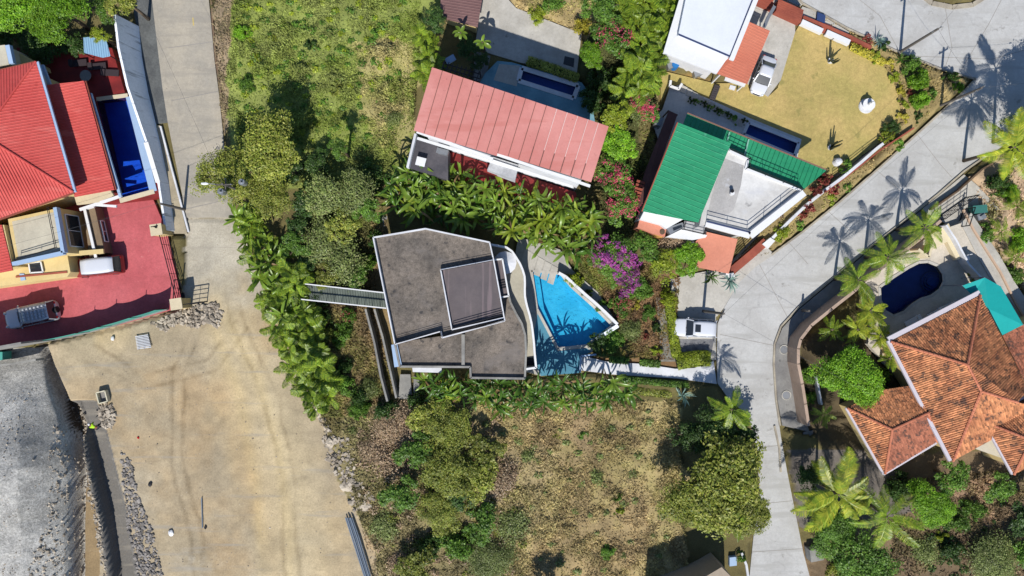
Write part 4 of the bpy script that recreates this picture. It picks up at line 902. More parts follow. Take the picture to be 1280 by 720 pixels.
MB().prism(PL([(1022,15),(1032,19),(1031,29),(1021,25)], .5), .1).build('blue_cover', mat('navy_cover', c(50,72,120), None, 2, .7, 0, .1), label='navy blue square cover on the pale pads by the street', cat='cover')
# ---- house F: clay tiled roofs
F = thing('clay_tile_house', 'large house with weathered terracotta tile hip roofs on the east side', 'house', W(1200,480,.8))
z0, z1 = 5.0, 7.6
NWf, NEf, A1, A2, SWf, EE = W(1113,427,z0), W(1225,369,z0), W(1209,456,z1), W(1226,489,z1-.3), W(1191,576,z0), W(1330,560,z0)
hip_face(F, [NEf, NWf, A1], NEf, NWf, M_TILE, M_TILE, 'tile', 1)
hip_face(F, [NWf, SWf, A2, A1], NWf, SWf, M_TILE, M_TILE, 'tile', 2)
B1 = W(1300,513,z1-.6)
hip_face(F, [SWf, W(1241,548,z0), W(1310,512,z0+.6), W(1272,503,z1-.9), A2], SWf, W(1241,548,z0), M_TILE, M_TILE, 'tile', 3)
hip_face(F, [A1, A2, W(1272,503,z1-.9), W(1285,487,z0+.3), NEf], W(1285,487,z0), NEf, M_TILE, M_TILE, 'tile', 4)
for a, b in ((NEf,A1),(NWf,A1),(A1,A2),(A2,SWf),(A2,W(1272,503,z1-.9))):
    mb = MB(); n_ = max(2, int((b-a).length/.45)); u = Vector((0,0,.07))
    for i in range(n_): mb.tube([a.lerp(b,i/n_)+u, a.lerp(b,(i+1.12)/n_)+u], [.15,.11], 6)
    mb.build('ridge_tile', M_RIDGE, F, stuff=True)
MB().beam(NWf+Vector((-.2,.25,-.1)), NEf+Vector((0,.3,-.1)), .5, .2).beam(NWf+Vector((-.2,.1,-.1)), SWf+Vector((-.25,0,-.1)), .35, .25).build('gutter', mat('lilac_white_paint', c(216,208,214), None, 1, .6, 0, .08), F)
walls('wall', [NWf, SWf, W(1241,548,z0), W(1290,520,z0), W(1280,470,z0), NEf], .8, z0-.1, M_CREAM, F, .9)
# west wing
w0, w1 = 3.9, 5.5
Wa, Wb, Wc, Wd, We = W(1059,510,w0), W(1098,488,w0), W(1138,482,w0+.3), W(1171,552,w0), W(1106,592,w0)
Ap1, Ap2 = W(1115,537,w1), W(1160,516,w1-.3)
hip_face(F, [Wc, Wb, Wa, Ap1, Ap2], Wc, Wa, M_TILE, M_TILE, 'tile', 5)
hip_face(F, [Wa, We, Ap1], Wa, We, M_TILE, M_TILE, 'tile', 6)
hip_face(F, [We, Wd, Ap2, Ap1], We, Wd, M_TILE2, M_TILE2, 'tile', 7)
hip_face(F, [Wd, Wc, Ap2], Wd, Wc, M_TILE, M_TILE, 'tile', 8)
for a, b in ((Wa,Ap1),(We,Ap1),(Ap1,Ap2),(Ap2,Wd)):
    mb = MB(); n_ = max(2, int((b-a).length/.45)); u = Vector((0,0,.07))
    for i in range(n_): mb.tube([a.lerp(b,i/n_)+u, a.lerp(b,(i+1.12)/n_)+u], [.14,.1], 6)
    mb.build('ridge_tile', M_RIDGE, F, stuff=True)
MB().path([Wa+Vector((-.1,0,-.1)), We+Vector((-.1,-.1,-.1)), Wd+Vector((0,-.15,-.1))], .22, .2).build('gutter', mat('lilac_white_paint', None), F)
walls('wall', [Wa, Wb, Wc, Wd, We], 0, w0-.1, M_CREAM, F, .8)
# east wing (cut by frame) and lower strip
q0, q1 = 5.4, 7.2
Ea, Eb, Ec = W(1230,527,q0), W(1267,593,q0), W(1330,470,q0); Ed = W(1330,560,q0)
Aq, Aq2 = W(1288,550,q1), W(1330,528,q1)
hip_face(F, [Ec, Ea, Aq, Aq2], Ec, Ea, M_TILE, M_TILE, 'tile', 9)
hip_face(F, [Ea, Eb, Aq], Ea, Eb, M_TILE, M_TILE, 'tile', 10)
hip_face(F, [Eb, Ed, Aq2, Aq], Eb, W(1330,562,q0), M_TILE, M_TILE, 'tile', 11)
for a, b in ((Ea,Aq),(Eb,Aq)):
    mb = MB(); n_ = max(2, int((b-a).length/.45)); u = Vector((0,0,.07))
    for i in range(n_): mb.tube([a.lerp(b,i/n_)+u, a.lerp(b,(i+1.12)/n_)+u], [.14,.1], 6)
    mb.build('ridge_tile', M_RIDGE, F, stuff=True)
MB().path([Ec+Vector((0,.1,-.1)), Ea+Vector((-.1,.1,-.1)), Eb+Vector((-.1,0,-.1))], .2, .25).build('gutter', mat('lilac_white_paint', None), F)
walls('wall', [Ea, Eb, Ed, Ec], .2, q0-.1, M_CREAM, F, .8)
MB().prism(PL([(1218,560),(1243,548),(1256,574)], 4.0), .2).build('side_roof', mat('pale_beige_slab', c(214,204,182), None, 1, .8, 0, .1), F)
er = [W(1253,419,4.2), W(1278,406,4.2), W(1330,380,4.2), W(1330,480,4.6), W(1282,478,4.8)]
hip_face(F, er, er[0], er[1], M_TILE2, M_TILE2, 'tile', 12)
MB().prism([Vector((q.x,q.y,4.0)) for q in inset(er,.5)], .8).build('wall', M_CREAM, F)
for x, y, l in ((1172,405,'dark chair'),): pass
for i, (x, y, r) in enumerate(((1142,401,.5),(1170,392,.5),(1185,384,.4))):
    l = ['left white sun lounger by the eave of the tiled roof','middle white sun lounger between pool and tiled roof','right pale sun lounger near the turquoise shade sail'][i]
    p = W(x,y,1.2); t = thing('sun_lounger', l, 'lounger', (p.x,p.y,.8), 'white loungers beside the dark pool')
    MB().box(p.x,p.y,1.05,1.13,1.9,.62,r).build('bed', M_WHITE, t); MB().box(p.x+.75*math.cos(r),p.y+.75*math.sin(r),1.13,1.35,.4,.6,r).build('headrest', M_WHITE, t)
    for s in (-.7,.7): MB().box(p.x+s*math.cos(r),p.y+s*math.sin(r),.8,1.05,.06,.5,r).build('leg', M_WHITE, t)
# shade sail
t = thing('shade_sail', 'bright turquoise shade sail at the corner of the tiled roof', 'shade sail', W(1240,380,.8))
sp = [W(1203,357,4.3), W(1231,347,4.6), W(1251,358,4.3), W(1279,406,4.4), W(1253,419,4.4), W(1236,386,4.9), W(1226,371,4.4), W(1215,369,4.2)]
tq = mat('turquoise_fabric', c(28,178,172), c(24,168,164), .8, .6, .01, .06)
MB().add(sp, [(5,7,0,1),(5,1,2),(5,2,3),(5,3,4),(5,6,7)]).build('sail', tq, t)
for k in (0,1,2,3): MB().beam(sp[k], (sp[k].x,sp[k].y,.8), .09, .09).build('pole', M_METAL, t)
# curved garden wall on the street side of house F
cw = [(1176,276),(1150,299),(1112,328),(1080,352),(1068,364),(1040,386),(1014,407),(1001,424),(998,436),(998,455),(1003,480),(1007,505),(1011,532)]
mb = MB(); top = PL(cw, 2.8)
for a, b in zip(top[:-1], top[1:]): d = (b-a).normalized(); n = Vector((d.y,-d.x,0))*.16; e = d*.04; mb.prism([a-e+n, b+e+n, b+e-n, a-e-n], 0)
mb.build('curved_street_wall', M_TANWALL, label='long curved tan garden wall between the grey pavement and the palms', cat='wall')
MB().path(PL([(1019,470),(1022,490),(1025,505)], .8), .2, 1.0).build('inner_wall', M_WHITEB, label='short pale wall beside the bright green round tree', cat='wall')
for x, y, l in ((1010,396,'round grey manhole cover on the shaded pavement'),(980,437,'round pale manhole cover on the sunlit grey pavement'),(983,494,'pale manhole patch near the frond shadows')):
    p = W(x,y,.16); t = MB().disc(p.x,p.y,.12,.165,.42,16).build('manhole_cover', M_METAL, label=l, cat='manhole cover')
    MB().tube([(p.x+.5*math.cos(k*math.pi/8),p.y+.5*math.sin(k*math.pi/8),.155) for k in range(17)], .07, 4).build('ring', M_PAVE, t)
# gate structure north-east
t = gate('black iron gate at the top of the pale east garden path', (1166,276), (1207,247), .2, 2.3, 3, 5)
t = gate('dark slanting gate rail beside the east gate pad', (1196,284), (1203,262), .2, 2.2, 2, 2)
MB().prism(PL([(1160,296),(1186,279),(1193,300),(1204,322),(1196,325),(1184,302),(1166,312)], 1.5), .8).build('cream_terrace', mat('cream_floor', c(236,222,186), c(226,210,176), 1.2, .8, .004, .08), label='sunlit cream terrace block between the palms and the dark pool', cat='terrace')
MB().path(PL([(1143,312),(1156,322),(1160,306)], 1.9), .25, 1.6).build('cream_wall', mat('cream_floor', None), label='small cream angled wall at the north end of the dark pool', cat='wall')
t = thing('garden_chair', 'small white garden chair at the edge of the east path shadow', 'chair', W(1208,322,.8)); p = W(1208,322,1.2)
MB().box(p.x,p.y,1.22,1.28,.6,.6,.2).build('seat', M_WHITE, t); MB().box(p.x,p.y+.3,1.28,1.8,.6,.06,.2).build('backrest', M_WHITE, t)
for sx in (-.25,.25):
    for sy in (-.25,.25): MB().box(p.x+sx,p.y+sy,.8,1.22,.05,.05).build('leg', M_WHITE, t)
MB().path(PL([(1178,282),(1190,300),(1206,330),(1226,352)], 1.5), .2, 1.4).build('path_wall', M_WHITEB, label='white wall between the east garden path and the pool terrace', cat='wall')
MB().path(PL([(1204,262),(1216,286),(1232,312),(1250,340),(1271,382),(1300,430)], .98), .2, .25).build('path_edging', mat('pinkish_edging', c(206,176,150), None, 2, .85, .004, .12), label='pinkish edging strip along the outer side of the east path', cat='edging')
p = W(1222,262,.6); t = thing('teal_bin', 'teal flat bin lid in the shade beside the east gate pad', 'bin', W(1222,262,.1)); MB().box(p.x,p.y,.1,1.0,1.5,.8,.1).build('body', mat('dark_teal', c(60,120,112), None, 1, .6, 0, .1), t); MB().box(p.x,p.y,1.0,1.06,1.6,.9,.1).build('lid', mat('dark_teal', None), t)
p = W(1225,271,.6); MB().box(p.x,p.y,.1,.9,.9,.7,.3).box(p.x+.1,p.y,.9,1.1,.5,.4,.6).build('white_crate', M_METAL, label='grey white crate next to the teal bin lid', cat='crate')
MB().path(PL([(1163,262),(1196,239),(1226,212),(1240,204)], .45), .18, .6).build('dark_kerb_rail', M_WOOD, label='dark timber rail on the kerb beside the east gate pad', cat='rail')
# ---- bottom-edge small roofs
MB().prism(PL([(815,748),(880,722),(902,709),(915,722),(918,790),(815,790)], 4.6), 0).build('beige_roof', mat('beige_grey_roof', c(176,160,140), None, 1, .8, 0, .12), label='beige roof corner at the bottom edge beside the narrow road', cat='roof')
MB().prism(PL([(912,697),(921,696),(921,707),(912,708)], 1.0), 0).build('meter_box', M_BLUE, label='small pale blue box under the olive tree by the road', cat='box')
MB().path(PL([(926,690),(932,705),(935,725)], .4), .25, .6).build('low_wall', M_WHITEB, label='short pale wall between the bottom beige roof and the road', cat='wall')
MB().prism(PL([(1012,688),(1028,685),(1030,700),(1014,703)], 1.4), 0).build('gate_block', M_RAW, label='grey block beside the road under the bottom right trees', cat='block')
MB().path(PL([(968,532),(974,560),(976,590)], .12), .2, .15).build('edge_curb', M_KERB, structure=True)
# shaded yard west of tile house
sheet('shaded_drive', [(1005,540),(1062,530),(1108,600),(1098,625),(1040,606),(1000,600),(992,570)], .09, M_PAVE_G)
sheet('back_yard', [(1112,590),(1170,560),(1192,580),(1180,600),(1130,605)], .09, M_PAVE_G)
# ---- cars
def carpaint(name, col, met=.0): return mat(name, col, None, .5, .28, 0, .02, metal=met, spec=.6)
M_TYRE = mat('tyre_rubber', c(40,40,42), None, 2, .9, 0, .1); M_RIM = mat('alloy_rim', c(170,172,176), None, 2, .35, 0, 0, metal=.8)
M_LAMP = mat('lamp_glass', c(225,230,235), None, 2, .15, 0, 0); M_TAIL = mat('tail_lamp_red', c(190,30,30), None, 2, .25, 0, 0); M_PLAS = mat('black_plastic', c(46,46,50), None, 2, .6, 0, 0)
def car(label, px, py, ang, L, Wd, Ht, paint, kind='suv', zb=.05, roofm=None, rack=False, sunroof=False, cat='car'):
    p = W(px, py, zb+Ht*.6); t = thing('parked_car', label, cat, (p.x, p.y, zb), 'parked cars', ang)
    def B(mb, name, m, par=t, smooth=False):
        me = mb.mesh(name, m, smooth); o = bpy.data.objects.new(name, me); C.objects.link(o); o.parent = par; return o
    hl = L/2; w2 = Wd/2
    if kind == 'sedan': st = [(-hl,.74,.34,.62),(-hl+.12,.88,.26,.86),(-hl+.7,.96,.22,.98),(-.3*L,1,.2,1.0),(0,1,.2,.98),(.2*L,1,.2,.96),(.32*L,.98,.22,.88),(hl-.4,.92,.24,.78),(hl-.18,.82,.28,.7),(hl-.05,.66,.3,.62),(hl,.42,.34,.56)]; cab = (-.36*L,-.2*L,.06*L,.24*L)
    elif kind == 'van': st = [(-hl,.9,.34,1.0),(-hl+.1,.97,.28,1.15),(-.3*L,1,.24,1.2),(.2*L,1,.24,1.18),(.33*L,.98,.24,1.05),(hl-.2,.92,.26,.9),(hl,.78,.34,.72)]; cab = (-.495*L,-.46*L,.2*L,.36*L)
    elif kind == 'mpv': st = [(-hl,.9,.36,.9),(-hl+.1,.97,.3,1.12),(-.3*L,1,.24,1.16),(.1*L,1,.24,1.14),(.26*L,.99,.24,1.06),(.38*L,.96,.26,.98),(hl-.2,.88,.3,.84),(hl,.66,.36,.7)]; cab = (-.49*L,-.42*L,.2*L,.3*L)
    else: st = [(-hl,.45,.36,.8),(-hl+.03,.64,.34,.9),(-hl+.1,.8,.33,.98),(-hl+.22,.92,.3,1.06),(-hl+.5,.99,.26,1.1),(-.2*L,1,.24,1.1),(.1*L,1,.24,1.08),(.24*L,.99,.24,1.04),(.36*L,.97,.26,.98),(hl-.5,.93,.28,.92),(hl-.26,.86,.3,.86),(hl-.1,.74,.32,.78),(hl-.02,.56,.34,.7),(hl,.38,.38,.66)]; cab = (-.485*L,-.43*L,.07*L,.21*L)
    vs = []; 
    for x, k, b, z in st:
        y = w2*k; vs += [(x,-y*.92,b),(x,-y,b+.2),(x,-y,z-.16),(x,-y*.9,z-.02),(x,-y*.5,z+.03),(x,y*.5,z+.03),(x,y*.9,z-.02),(x,y,z-.16),(x,y,b+.2),(x,y*.92,b)]
    n = 10; fs = [(i*n+k, (i+1)*n+k, (i+1)*n+(k+1) % n, i*n+(k+1) % n) for i in range(len(st)-1) for k in range(n)]
    fs += [tuple(range(n)), tuple(reversed(range((len(st)-1)*n, len(st)*n)))]
    o = B(MB().add(vs, [tuple(reversed(f)) for f in fs]), 'body', paint, smooth=True)
    bv = o.modifiers.new('b', 'BEVEL'); bv.width = .03; bv.segments = 2; bv.limit_method = 'ANGLE'
    zc = max(q[3] for q in st)-.04; a, b_, c_, d_ = cab; y0, y1 = w2*.93, w2*.8; zt_ = Ht
    def Q(x, y, z): return (x, y, z)
    gl = [Q(a,-y0,zc),Q(a,y0,zc),Q(d_,y0,zc),Q(d_,-y0,zc),Q(b_,-y1,zt_-.06),Q(b_,y1,zt_-.06),Q(c_,y1,zt_-.06),Q(c_,-y1,zt_-.06)]
    G_ = M_GLASS
    B(MB().add([gl[0],gl[1],gl[5],gl[4]], [(3,2,1,0)]), 'rear_window', G_); B(MB().add([gl[2],gl[3],gl[7],gl[6]], [(3,2,1,0)]), 'windshield', G_)
    B(MB().add([gl[1],gl[2],gl[6],gl[5]], [(3,2,1,0)]), 'side_window', G_); B(MB().add([gl[3],gl[0],gl[4],gl[7]], [(3,2,1,0)]), 'side_window', G_)
    pil = MB()
    for q in ((0,4),(1,5),(2,6),(3,7)): pil.beam(gl[q[0]], gl[q[1]], .1, .08)
    for s in (-1,1):
        for f_ in (.34,.66): x = a+(d_-a)*f_; pil.beam((x, s*y0*1.003, zc), (b_+(c_-b_)*f_, s*y1*1.01, zt_-.06), .08, .05)
    B(pil, 'pillar', paint)
    rv = []
    for i in range(6):
        x = b_+(c_-b_)*i/5; bulge = .05*math.sin(math.pi*(i+.5)/6)
        for k in range(7): yy = -1+2*k/6; rv.append((x-(.0 if i != 5 else 0)+(.03 if i == 5 else -.03 if i == 0 else 0), yy*(y1+.04)*(.9 if i in (0,5) else .98 if i in (1,4) else 1), zt_-.07+.07*(1-yy**4)+bulge))
    m = 7; rf = B(MB().add(rv, [(i*m+k, (i+1)*m+k, (i+1)*m+k+1, i*m+k+1) for i in range(5) for k in range(6)]), 'roof', roofm or paint, smooth=True)
    sd = rf.modifiers.new('s', 'SOLIDIFY'); sd.thickness = .05; sd.offset = -1
    if sunroof: B(MB().box(b_*.15+c_*.55, 0, zt_+.05, zt_+.07, .62, w2*.8), 'sunroof', G_)
    if rack:
        for s in (-1,1): B(MB().beam((b_,s*w2*.62,zt_+.12),(c_,s*w2*.62,zt_+.12),.06,.06), 'rack_rail', M_RIM)
        for i in range(7): x = b_+(c_-b_)*(i+.5)/7; B(MB().beam((x,-w2*.62,zt_+.15),(x,w2*.62,zt_+.15),.1,.05), 'rack_bar', M_RIM)
        for s in (-.3,0,.3): B(MB().beam((b_,s*w2,zt_+.15),(c_,s*w2,zt_+.15),.07,.045), 'rack_bar', M_RIM)
    whm = MB().tube([(0,-.11,0),(0,.11,0)], .34, 16).mesh('wheel', M_TYRE); rmm = MB().tube([(0,-.118,0),(0,.118,0)], .2, 10).mesh('rim', M_RIM)
    for x in (-.3*L, .31*L):
        for s in (-1,1): wq = inst('wheel', whm, t, (x, s*(w2-.1), .34)); inst('rim', rmm, wq)
    for s in (-1,1):
        B(MB().blob(hl-.2, s*w2*.66, .68*Ht/1.5, .2, .2, .1, 1, 0), 'headlight', M_LAMP, smooth=True)
        B(MB().blob(-hl+.1, s*w2*.72, .8*Ht/1.6, .12, .18, .14, 1, 0), 'tail_light', M_TAIL, smooth=True)
        B(MB().blob(.17*L, s*(w2+.09), zc+.05, .1, .13, .09, 1, 0), 'mirror', paint, smooth=True)
        for x in (-.02*L,): B(MB().beam((x, s*(w2+.012), .85*zc), (x+.16, s*(w2+.012), .85*zc), .03, .03), 'door_handle', M_RIM)
    B(MB().beam((hl-.03,-w2*.45,.55),(hl-.03,w2*.45,.55),.06,.2), 'grille', M_PLAS)
    B(MB().beam((d_+.03,-w2*.55,zc+.035),(d_+.0,w2*.1,zc+.045),.03,.02), 'wiper', M_PLAS)
    B(MB().beam((d_+.03,-w2*.05,zc+.035),(d_+.0,w2*.5,zc+.045),.03,.02), 'wiper', M_PLAS)
    if cat == 'pickup' or kind == 'suvs': B(MB().tube([(-hl-.16,0,.95),(-hl-.0,0,.95)], .36, 14), 'spare_wheel', M_TYRE)
    return t
WP = carpaint('white_car_paint', c(222,225,232)); SP = carpaint('silver_car_paint', c(214,218,224), .2)
car('white SUV with dark sunroof parked on the cobbled pad by the clipped hedge', 869, 410, math.pi-.05, 4.95, 2.05, 1.65, WP, 'suv', .08, sunroof=True)
car('white hatchback parked on the concrete drive beside the terracotta awning', 955, 94, R_(-110), 4.5, 1.85, 1.48, WP, 'sedan', .1)
car('dark red van with flat white roof on the red driveway', 119, 333, R_(186), 5.7, 2.1, 2.0, carpaint('dark_red_car_paint', c(150,52,50)), 'mpv', .3, roofm=WP)
car('silver off-road car with slatted roof rack in the driveway shade', 36, 394, R_(192), 6.0, 2.3, 1.95, SP, 'suvs', .3, rack=True)
# ---- utility poles, lamp, wires
def upole(label, px, py, h, arm=None, lean=(0,0)):
    b = W(px,py,0); t = thing('utility_pole', label, 'pole', b, 'utility poles'); tp = Vector((b.x+lean[0], b.y+lean[1], h))
    MB().tube([b, b.lerp(tp,.5), tp], [.17,.15,.12], 8).build('pole', mat('pole_concrete', c(110,104,98), None, 2, .85, 0, .15), t)
    if arm:
        for k, (dx, dy) in enumerate(arm):
            a = tp+Vector((0,0,-.4-.5*k)); MB().beam(a-Vector((dx,dy,0)), a+Vector((dx,dy,0)), .1, .12).build('crossarm', mat('pole_concrete', None), t)
            for s in (-.9,0,.9): q = a+Vector((dx*s,dy*s,0)); MB().tube([q, q+Vector((0,0,.25))], .06, 6).build('insulator', M_METAL, t)
    return t, tp
_, tA = upole('tall utility pole at the kerb above the golden lawn corner', 1125, 65, 7.0, [(.5,.3)])
_, tB = upole('utility pole in the corner garden by the road junction', 1173, 133, 7.2, [(.5,.3)])
_, tC = upole('dark pole standing at the edge of the pale parking pad', 879, 389, 7.6, [(.2,.5)])
t, tD = upole('utility pole with white transformers poking from the olive roadside tree', 322, 246, 9.6, [(.9,0),(.0,.7)])
for dx, dy, dz in ((-.7,-.55,-1.3),(1.3,.45,-1.6)):
    p = tD+Vector((dx,dy,dz)); o = MB().disc(p.x,p.y,p.z-.9,p.z,.32,14).disc(p.x,p.y,p.z,p.z+.12,.2,12,.1).build('transformer', M_METAL, t); MB().disc(p.x+.1,p.y,p.z+.1,p.z+.3,.06,6).build('bushing', M_BLACK, o)
p = tD+Vector((-1.6,.1,-.4)); MB().beam(tD+Vector((0,0,-.6)), p, .07, .07).build('lamp_arm', M_METAL, t); MB().blob(p.x-.3,p.y,p.z,.45,.16,.1,1,0).build('street_lamp_head', M_WHITE, t)
_, tE = upole('slim dark pole beside the iron gate on the west road', 231, 262, 5.4)
_, tF = upole('thin signpost on the kerb by the curved grey pavement', 1002, 388, 2.0)
def wire(a, b, sag, label):
    a, b = Vector(a), Vector(b); pts = [a.lerp(b, i/14)-Vector((0,0,sag*4*(i/14)*(1-i/14))) for i in range(15)]
    MB().tube(pts, .011, 4).build('overhead_wire', mat('wire_grey', c(90,90,92), None, 1, .6, 0, 0), label=label, cat='wire', group='overhead wires')
wire(tA, tB, .4, 'short overhead wire between the two corner garden poles')
wire(tA+Vector((.3,.2,-.3)), (tA.x+18,tA.y+22,7), .5, 'overhead wire running off the top edge from the upper corner pole')
wire(tB, (tB.x+24,tB.y+3,7), .5, 'overhead wire running right from the lower corner pole')
wire(tC, tB, 1.6, 'long overhead wire along the diagonal road')
wire(tC, (tC.x+24,tC.y-13,7), .9, 'overhead wire from the parking pad pole towards the tiled house')
wire(tD, tE, .5, 'overhead wire from the transformer pole down to the iron gate')
wire(tD, (tD.x-30,tD.y-8,8), .8, 'overhead wire crossing the west road to the red roof')
wire(tD, (tD.x-22,tD.y+46,8.5), 1.2, 'overhead wire following the west road to the top edge')
# ---- statue in the golden lawn, pots for cacti
p = W(1085.5,131,.6); t = thing('garden_statue', 'small white fountain statue standing in the golden lawn', 'statue', (p.x,p.y,.06))
MB().disc(p.x,p.y,.06,.22,.85,20,.8).build('base', M_WHITEB, t); MB().disc(p.x,p.y,.22,.6,.45,14,.32).build('plinth', M_WHITE, t)
MB().disc(p.x,p.y,.6,.72,.2,10,.66).disc(p.x,p.y,.72,.78,.66,14,.7).build('bowl', M_WHITE, t)
MB().tube([(p.x,p.y,.7),(p.x,p.y,1.0),(p.x+.02,p.y,1.25),(p.x,p.y,1.45),(p.x,p.y,1.62),(p.x,p.y,1.72)], [.16,.22,.24,.12,.14,.04], 10).build('figure', M_WHITE, t)
for i, (x, y, l) in enumerate(((1037,77,'upper columnar cactus in a white pot near the white bench walls'),(1037,185,'lower columnar cactus in a white pot by the green roof tip'))):
    p = W(x,y,.06); t = thing('potted_cactus', l, 'cactus', (p.x,p.y,.06), 'potted cacti in the golden lawn'); rr = random.Random(i)
    MB().disc(p.x,p.y,.06,.42,.26,12,.34).build('pot', M_WHITE, t)
    cm_ = mat('cactus_green', c(88,92,66), c(70,74,50), 3, .8, .01, .2)
    for k in range(7):
        a = rr.uniform(0,6.28); r = rr.uniform(.1,.45); h = rr.uniform(1.0,2.3)
        MB().tube([(p.x,p.y,.4),(p.x+r*math.cos(a),p.y+r*math.sin(a),.7),(p.x+r*1.3*math.cos(a),p.y+r*1.3*math.sin(a),.4+h)], [.09,.11,.06], 7).build('stem', cm_, t)
p = W(1048,202,.5); MB().disc(p.x,p.y,.06,.5,.5,14,.4).blob(p.x,p.y,.6,.4,.4,.25,2,.1).build('white_urn', M_WHITEB, label='squat white urn beside the green bush at the lawn corner', cat='urn')
# ---- building site: stones, worker, tub, pallet, pipes
def rocks(name, poly, n, r0, r1, label, m=M_STONE, cat='stones', seed=0, zoff=0, pile=0):
    rr = random.Random(seed); mb = MB(); xs = [q[0] for q in poly]; ys = [q[1] for q in poly]; k = 0
    cx, cy = sum(xs)/len(xs), sum(ys)/len(ys)
    while k < n:
        x, y = rr.uniform(min(xs),max(xs)), rr.uniform(min(ys),max(ys))
        if not inpoly(np.array([x]), np.array([y]), poly)[0]: continue
        r = rr.uniform(r0,r1)*rr.uniform(.7,1.2); p = W(x,y,0)
        hh = pile*max(0,1-math.hypot((x-cx)/(max(xs)-cx+1),(y-cy)/(max(ys)-cy+1)))*rr.random()
        bm_ = [(-1,-1,-.5),(1,-1,-.5),(1,1,-.5),(-1,1,-.5),(-.7,-.6,.6),(.7,-.7,.5),(.6,.7,.6),(-.6,.6,.5)]; a = rr.uniform(0,6.28); co_, si_ = math.cos(a), math.sin(a); s1, s2, s3 = rr.uniform(.6,1.2)*r, rr.uniform(.5,1)*r, rr.uniform(.4,.9)*r
        z = gz(x,y)+zoff+hh+s3*.3; vs = [(p.x+(vx*s1)*co_-(vy*s2)*si_+rr.uniform(-.2,.2)*r, p.y+(vx*s1)*si_+(vy*s2)*co_+rr.uniform(-.2,.2)*r, z+vz*s3) for vx,vy,vz in bm_]
        mb.add(vs, [(3,2,1,0),(4,5,6,7),(0,1,5,4),(1,2,6,5),(2,3,7,6),(3,0,4,7)]); k += 1
    return mb.build(name, m, stuff=True, label=label, cat=cat)
rocks('rubble_heap', [(190,404),(215,394),(232,386),(270,377),(280,392),(273,411),(262,400),(245,412),(226,402),(208,414)], 520, .06, .27, 'heap of pale rubble stones at the corner of the red driveway', seed=1, pile=.5)
rocks('stone_pile', [(126,504),(142,504),(146,520),(142,536),(132,534),(124,518)], 120, .1, .28, 'small stone pile beside the trench and white tub', seed=2, pile=.3)
rocks('stone_row', [(152,560),(166,575),(174,620),(192,660),(205,720),(205,740),(178,740),(170,700),(160,650),(156,610)], 750, .08, .26, 'long band of loose stones right of the trench', M_STONE_D, seed=3)
rocks('rubble_edge', [(74,528),(90,545),(96,590),(94,640),(96,740),(64,740),(60,700),(76,640),(78,580)], 700, .07, .2, 'pale stones along the lower edge of the gravel bank', seed=4)
rocks('trench_stones', [(84,508),(89,508),(103,548),(116,600),(128,650),(139,740),(133,740),(121,655),(109,605),(97,552)], 300, .07, .19, 'line of pale stones along the left lip of the trench', seed=5)
rocks('debris', [(404,545),(440,545),(450,600),(470,620),(464,640),(440,636),(428,600),(408,575)], 300, .05, .3, 'scattered white and grey debris along the dirt road edge', seed=6)
rocks('dirt_stones', [(60,450),(340,420),(400,560),(440,720),(210,720),(150,500)], 260, .03, .08, 'scattered small stones over the dirt lot', M_STONE, seed=7)
rocks('bank_gravel', [(0,500),(60,480),(80,560),(60,740),(0,740)], 500, .04, .09, 'small loose gravel on the grey bank', M_STONE, seed=8)
rocks('verge_stones', [(380,470),(396,500),(420,545),(412,548),(396,520),(378,480)], 70, .08, .3, 'pale stones at the foot of the roadside palms', seed=9)
for i, (x, y, r, l) in enumerate(((456,631,1.0,'large white crumpled sack heap at the end of the debris line'),(434,607,.85,'pale grey rubble mound in the middle of the debris line'),(416,552,.8,'upper white rubble mound at the edge of the dirt road'),(431,567,.45,'small white lump beside the upper rubble mound'))):
    p = W(x,y,.2); MB().blob(p.x,p.y,.25,r,r*.8,.4,3,.16,seed=i).build('rubble_mound', M_STONE, label=l, cat='rubble')
# tub
p = W(129,496,.5); t = thing('mixing_tub', 'pale rectangular mixing tub beside the trench', 'tub', (p.x,p.y,.15)); mb = MB(); q = [(-.5,-.62),(.5,-.62),(.5,.62),(-.5,.62)]
def rt(x, y, z, a=.25): return (p.x+x*math.cos(a)-y*math.sin(a), p.y+x*math.sin(a)+y*math.cos(a), z)
for (ax,ay),(bx,by) in zip(q, q[1:]+q[:1]): mb.beam(rt(ax,ay,.5), rt(bx,by,.5), .12, .6)
mb.build('rim', mat('pale_plastic', c(222,214,186), None, 1, .6, 0, .08), t); MB().prism([Vector(rt(x,y,.32)) for x,y in q], .12).build('mortar', M_RAW, t)
# pallet
p0 = (178,427); t = thing('pallet', 'white slatted wooden pallet lying on the dirt lot', 'pallet', W(178,427,.3))
for i in range(9): MB().beam(W(169+i*.3,421+i*1.9,.5), W(185+i*.5,418.5+i*1.9,.5), .11, .03).build('slat', M_WHITEB, t)
for i in range(3): MB().beam(W(171+i*6.6,420-i*.9,.42), W(174+i*6.6,437-i*.9,.42), .1, .1).build('runner', M_WOOD, t)
